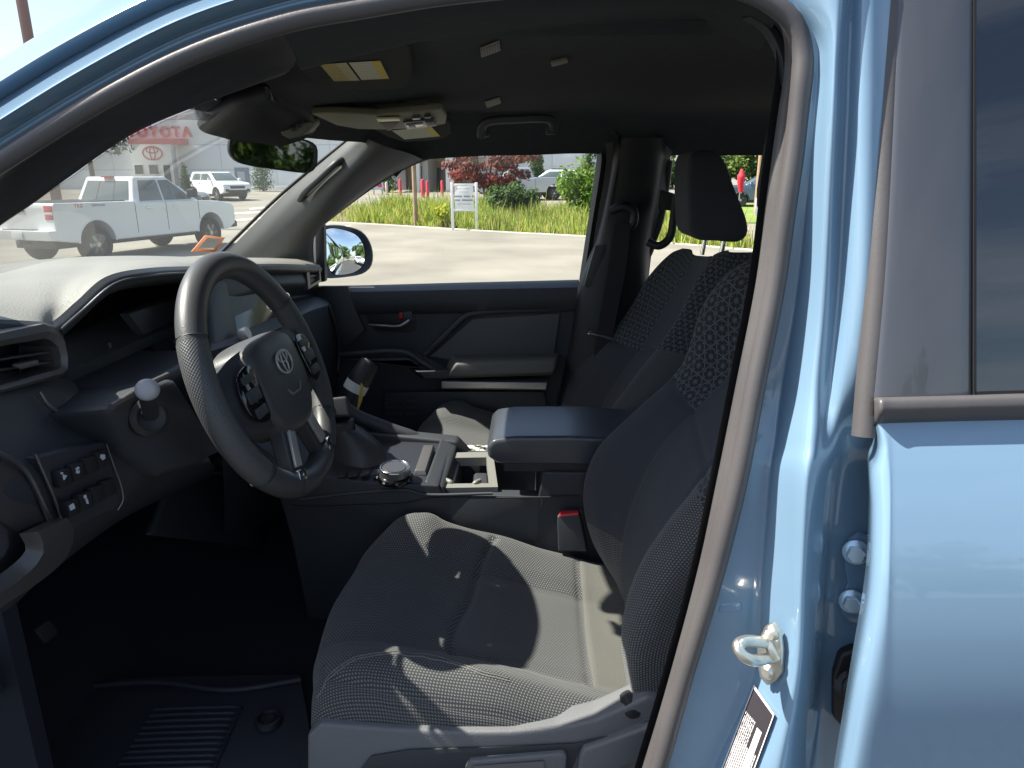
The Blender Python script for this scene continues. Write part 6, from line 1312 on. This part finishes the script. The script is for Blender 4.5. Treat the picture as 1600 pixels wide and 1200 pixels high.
    br = hexa('rear_bumper', [Vector((-2.88, -.98, .58)), Vector((-2.88, .98, .58)), Vector((-3.04, .92, .58)), Vector((-3.04, -.92, .58))], [Vector((-2.88, -.98, .80)), Vector((-2.88, .98, .80)), Vector((-3.08, .94, .80)), Vector((-3.08, -.94, .80))], paint, t, .03)
    box('number_plate', (-3.09, -.16, .60), (-3.075, .16, .76), plate, br, .004); box('bumper_step', (-3.06, -.45, .80), (-2.9, .45, .815), vtrim, br, .004); box('hitch', (-3.1, -.06, .48), (-2.8, .06, .58), vtrim, br, .01)
    box('tailgate_handle', (-2.935, -.14, 1.19), (-2.915, .14, 1.25), vtrim, bd, .005); box('grille', (2.84, -.62, .74), (2.915, .62, 1.08), vtrim, t, .03); box('front_bumper', (2.6, -.97, .50), (2.98, .97, .70), vtrim, t, .05)
    box('chassis', (-2.7, -.6, .36), (2.6, .6, .60), vtrim, t, .02)
    return t
def suv(label, loc, rz, paint, group=None, nm='suv'):
    t = empty(nm, loc, rz); tag(t, label, 'SUV', group); W = 1.85; rw = .36; zb_ = .36; ax, fx = -1.36, 1.34
    side = [(2.25, .48), (2.30, .70), (2.24, .95), (2.05, 1.04), (1.25, 1.14), (.98, 1.16), (-2.05, 1.18), (-2.26, 1.10), (-2.30, .70), (-2.22, .46)] + [p for p in arch_pts(ax, .42, zb_)[::-1]] + [p for p in arch_pts(fx, .42, zb_)[::-1]]
    bd = vbody('body', side, W, paint, t, .07)
    cab = frustum('cabin', (-2.14, 1.20, .87), (-1.75, .35, .68), 1.12, 1.69, paint, t, .09)
    for s_ in (-1, 1):
        sidewin('window', [(-1.62, .12), (-.58, .12), (-.60, .82), (-1.45, .82)], .87, .68, 1.12, 1.69, s_, cab, vglass)
        sidewin('window', [(-.50, .12), (.88, .12), (.62, .45), (.24, .82), (-.52, .82)], .87, .68, 1.12, 1.69, s_, cab, vglass)
        hexa('mirror', [Vector((.78, s_ * .92, 1.16)), Vector((.94, s_ * .92, 1.16)), Vector((.92, s_ * 1.1, 1.18)), Vector((.8, s_ * 1.1, 1.18))], [Vector((.78, s_ * .92, 1.3)), Vector((.92, s_ * .92, 1.28)), Vector((.9, s_ * 1.1, 1.32)), Vector((.8, s_ * 1.1, 1.32))], paint, t, .02)
        for x in (ax, fx):
            tube('wheel_arch', [Vector((px_, s_ * .915, pz)) for px_, pz in arch_pts(x, .425, zb_)], .03, vtrim, bd, 24, 8); wheel(t, x, s_ * (W / 2 - .13), rw, .24, s_, 5)
        hexa('head_lamp', [Vector((2.05, s_ * .50, .86)), Vector((2.29, s_ * .50, .86)), Vector((2.22, s_ * .86, .90)), Vector((1.95, s_ * .935, .92))], [Vector((2.05, s_ * .50, .93)), Vector((2.27, s_ * .50, .93)), Vector((2.18, s_ * .86, .99)), Vector((1.92, s_ * .93, 1.0))], lampclr, t, .01)
        box('tail_lamp', (-2.32, s_ * .72 - .16, .95), (-2.1, s_ * .72 + .17, 1.10), lampred, t, .02); box('fog_lamp', (2.18, s_ * .70 - .10, .52), (2.31, s_ * .70 + .10, .68), vtrim, t, .02)
        box('door_handle', (-.62, s_ * .925 - .02, .98), (-.45, s_ * .925 + .02, 1.01), vtrim, bd, .006)
    prism('windscreen', [Vector((lerp(1.20, .35, t_) + .006, y * lerp(.87, .68, t_), lerp(1.12, 1.69, t_))) for y, t_ in ((-.88, .10), (.88, .10), (.9, .88), (-.9, .88))], (.005, 0, .006), vglass, t, .004)
    prism('rear_window', [Vector((lerp(-2.14, -1.75, t_) - .006, y * lerp(.87, .68, t_), lerp(1.12, 1.69, t_))) for y, t_ in ((-.82, .15), (.82, .15), (.8, .85), (-.8, .85))], (-.005, 0, .004), vglass, t, .004)
    box('grille', (2.2, -.48, .70), (2.315, .48, .86), vtrim, t, .02); box('lower_grille', (2.2, -.62, .42), (2.32, .62, .62), vtrim, t, .03); box('chassis', (-2.1, -.7, .22), (2.1, .7, .46), vtrim, t, .02); return t
# parked white pickup beyond the windscreen
rr0 = wat(150, 392, y=16.6); th = R(73)
hd = Vector((math.cos(th), math.sin(th), 0)); rt_ = Vector((hd.y, -hd.x, 0))
cen = Vector((rr0.x, rr0.y, 0)) + hd * 1.88 - rt_ * .84; cen.z = T(cen.x, cen.y)
tun = pickup('white double cab pickup truck parked beyond the windscreen', cen, th, white)
XF = ident
text('TRD', .10, (-2.28, -.992, 1.27), lampred, kids(tun)[0], 'badge_letter', ext=.002, bold=.003); text('OFF ROAD', .075, (-1.75, -.992, 1.275), vtrim, kids(tun)[0], 'badge_letter', ext=.002)
p = gx(342, 46); suv('white compact SUV parked in front of the pale dealership wall', p, R(-38), white)
p = gx(238, 33); suv('dark grey SUV behind the white pickup cab', p, R(10), mat('dark_grey_paint', (.12, .13, .14), .3, 0, None, 1))
p = gx(815, 46); pickup('silver pickup truck half hidden behind the dark shrub', p, R(190), mat('silver_vehicle_paint', (.45, .48, .52), .35, .4, None, 1), False)
p = gx(865, 52); suv('white car behind the silver pickup, near the hedge', p, R(175), white, nm='parked_car')
p = gx(1196, 40); suv('dark blue SUV parked right of the passenger headrest', p, R(170), mat('dark_blue_paint', (.06, .10, .18), .3, 0, None, 1))
gm_ = 'parked vehicles seen in the side mirror'
sv1 = suv('white SUV behind the car, nearest in the side mirror', (14, 5.2, T(14, 5.2)), R(180), white, gm_)
for i, (x, y, l_) in enumerate(((19, 9.5, 'white SUV behind the car, second in the mirror row'), (24, 9.5, 'white SUV behind the car, third in the mirror row'), (29, 9.5, 'white SUV behind the car, last in the mirror row'))):
    c = copy_tree(sv1); c.location = (x, y, T(x, y)); c.rotation_euler = (0, 0, R(90)); c['label'] = l_
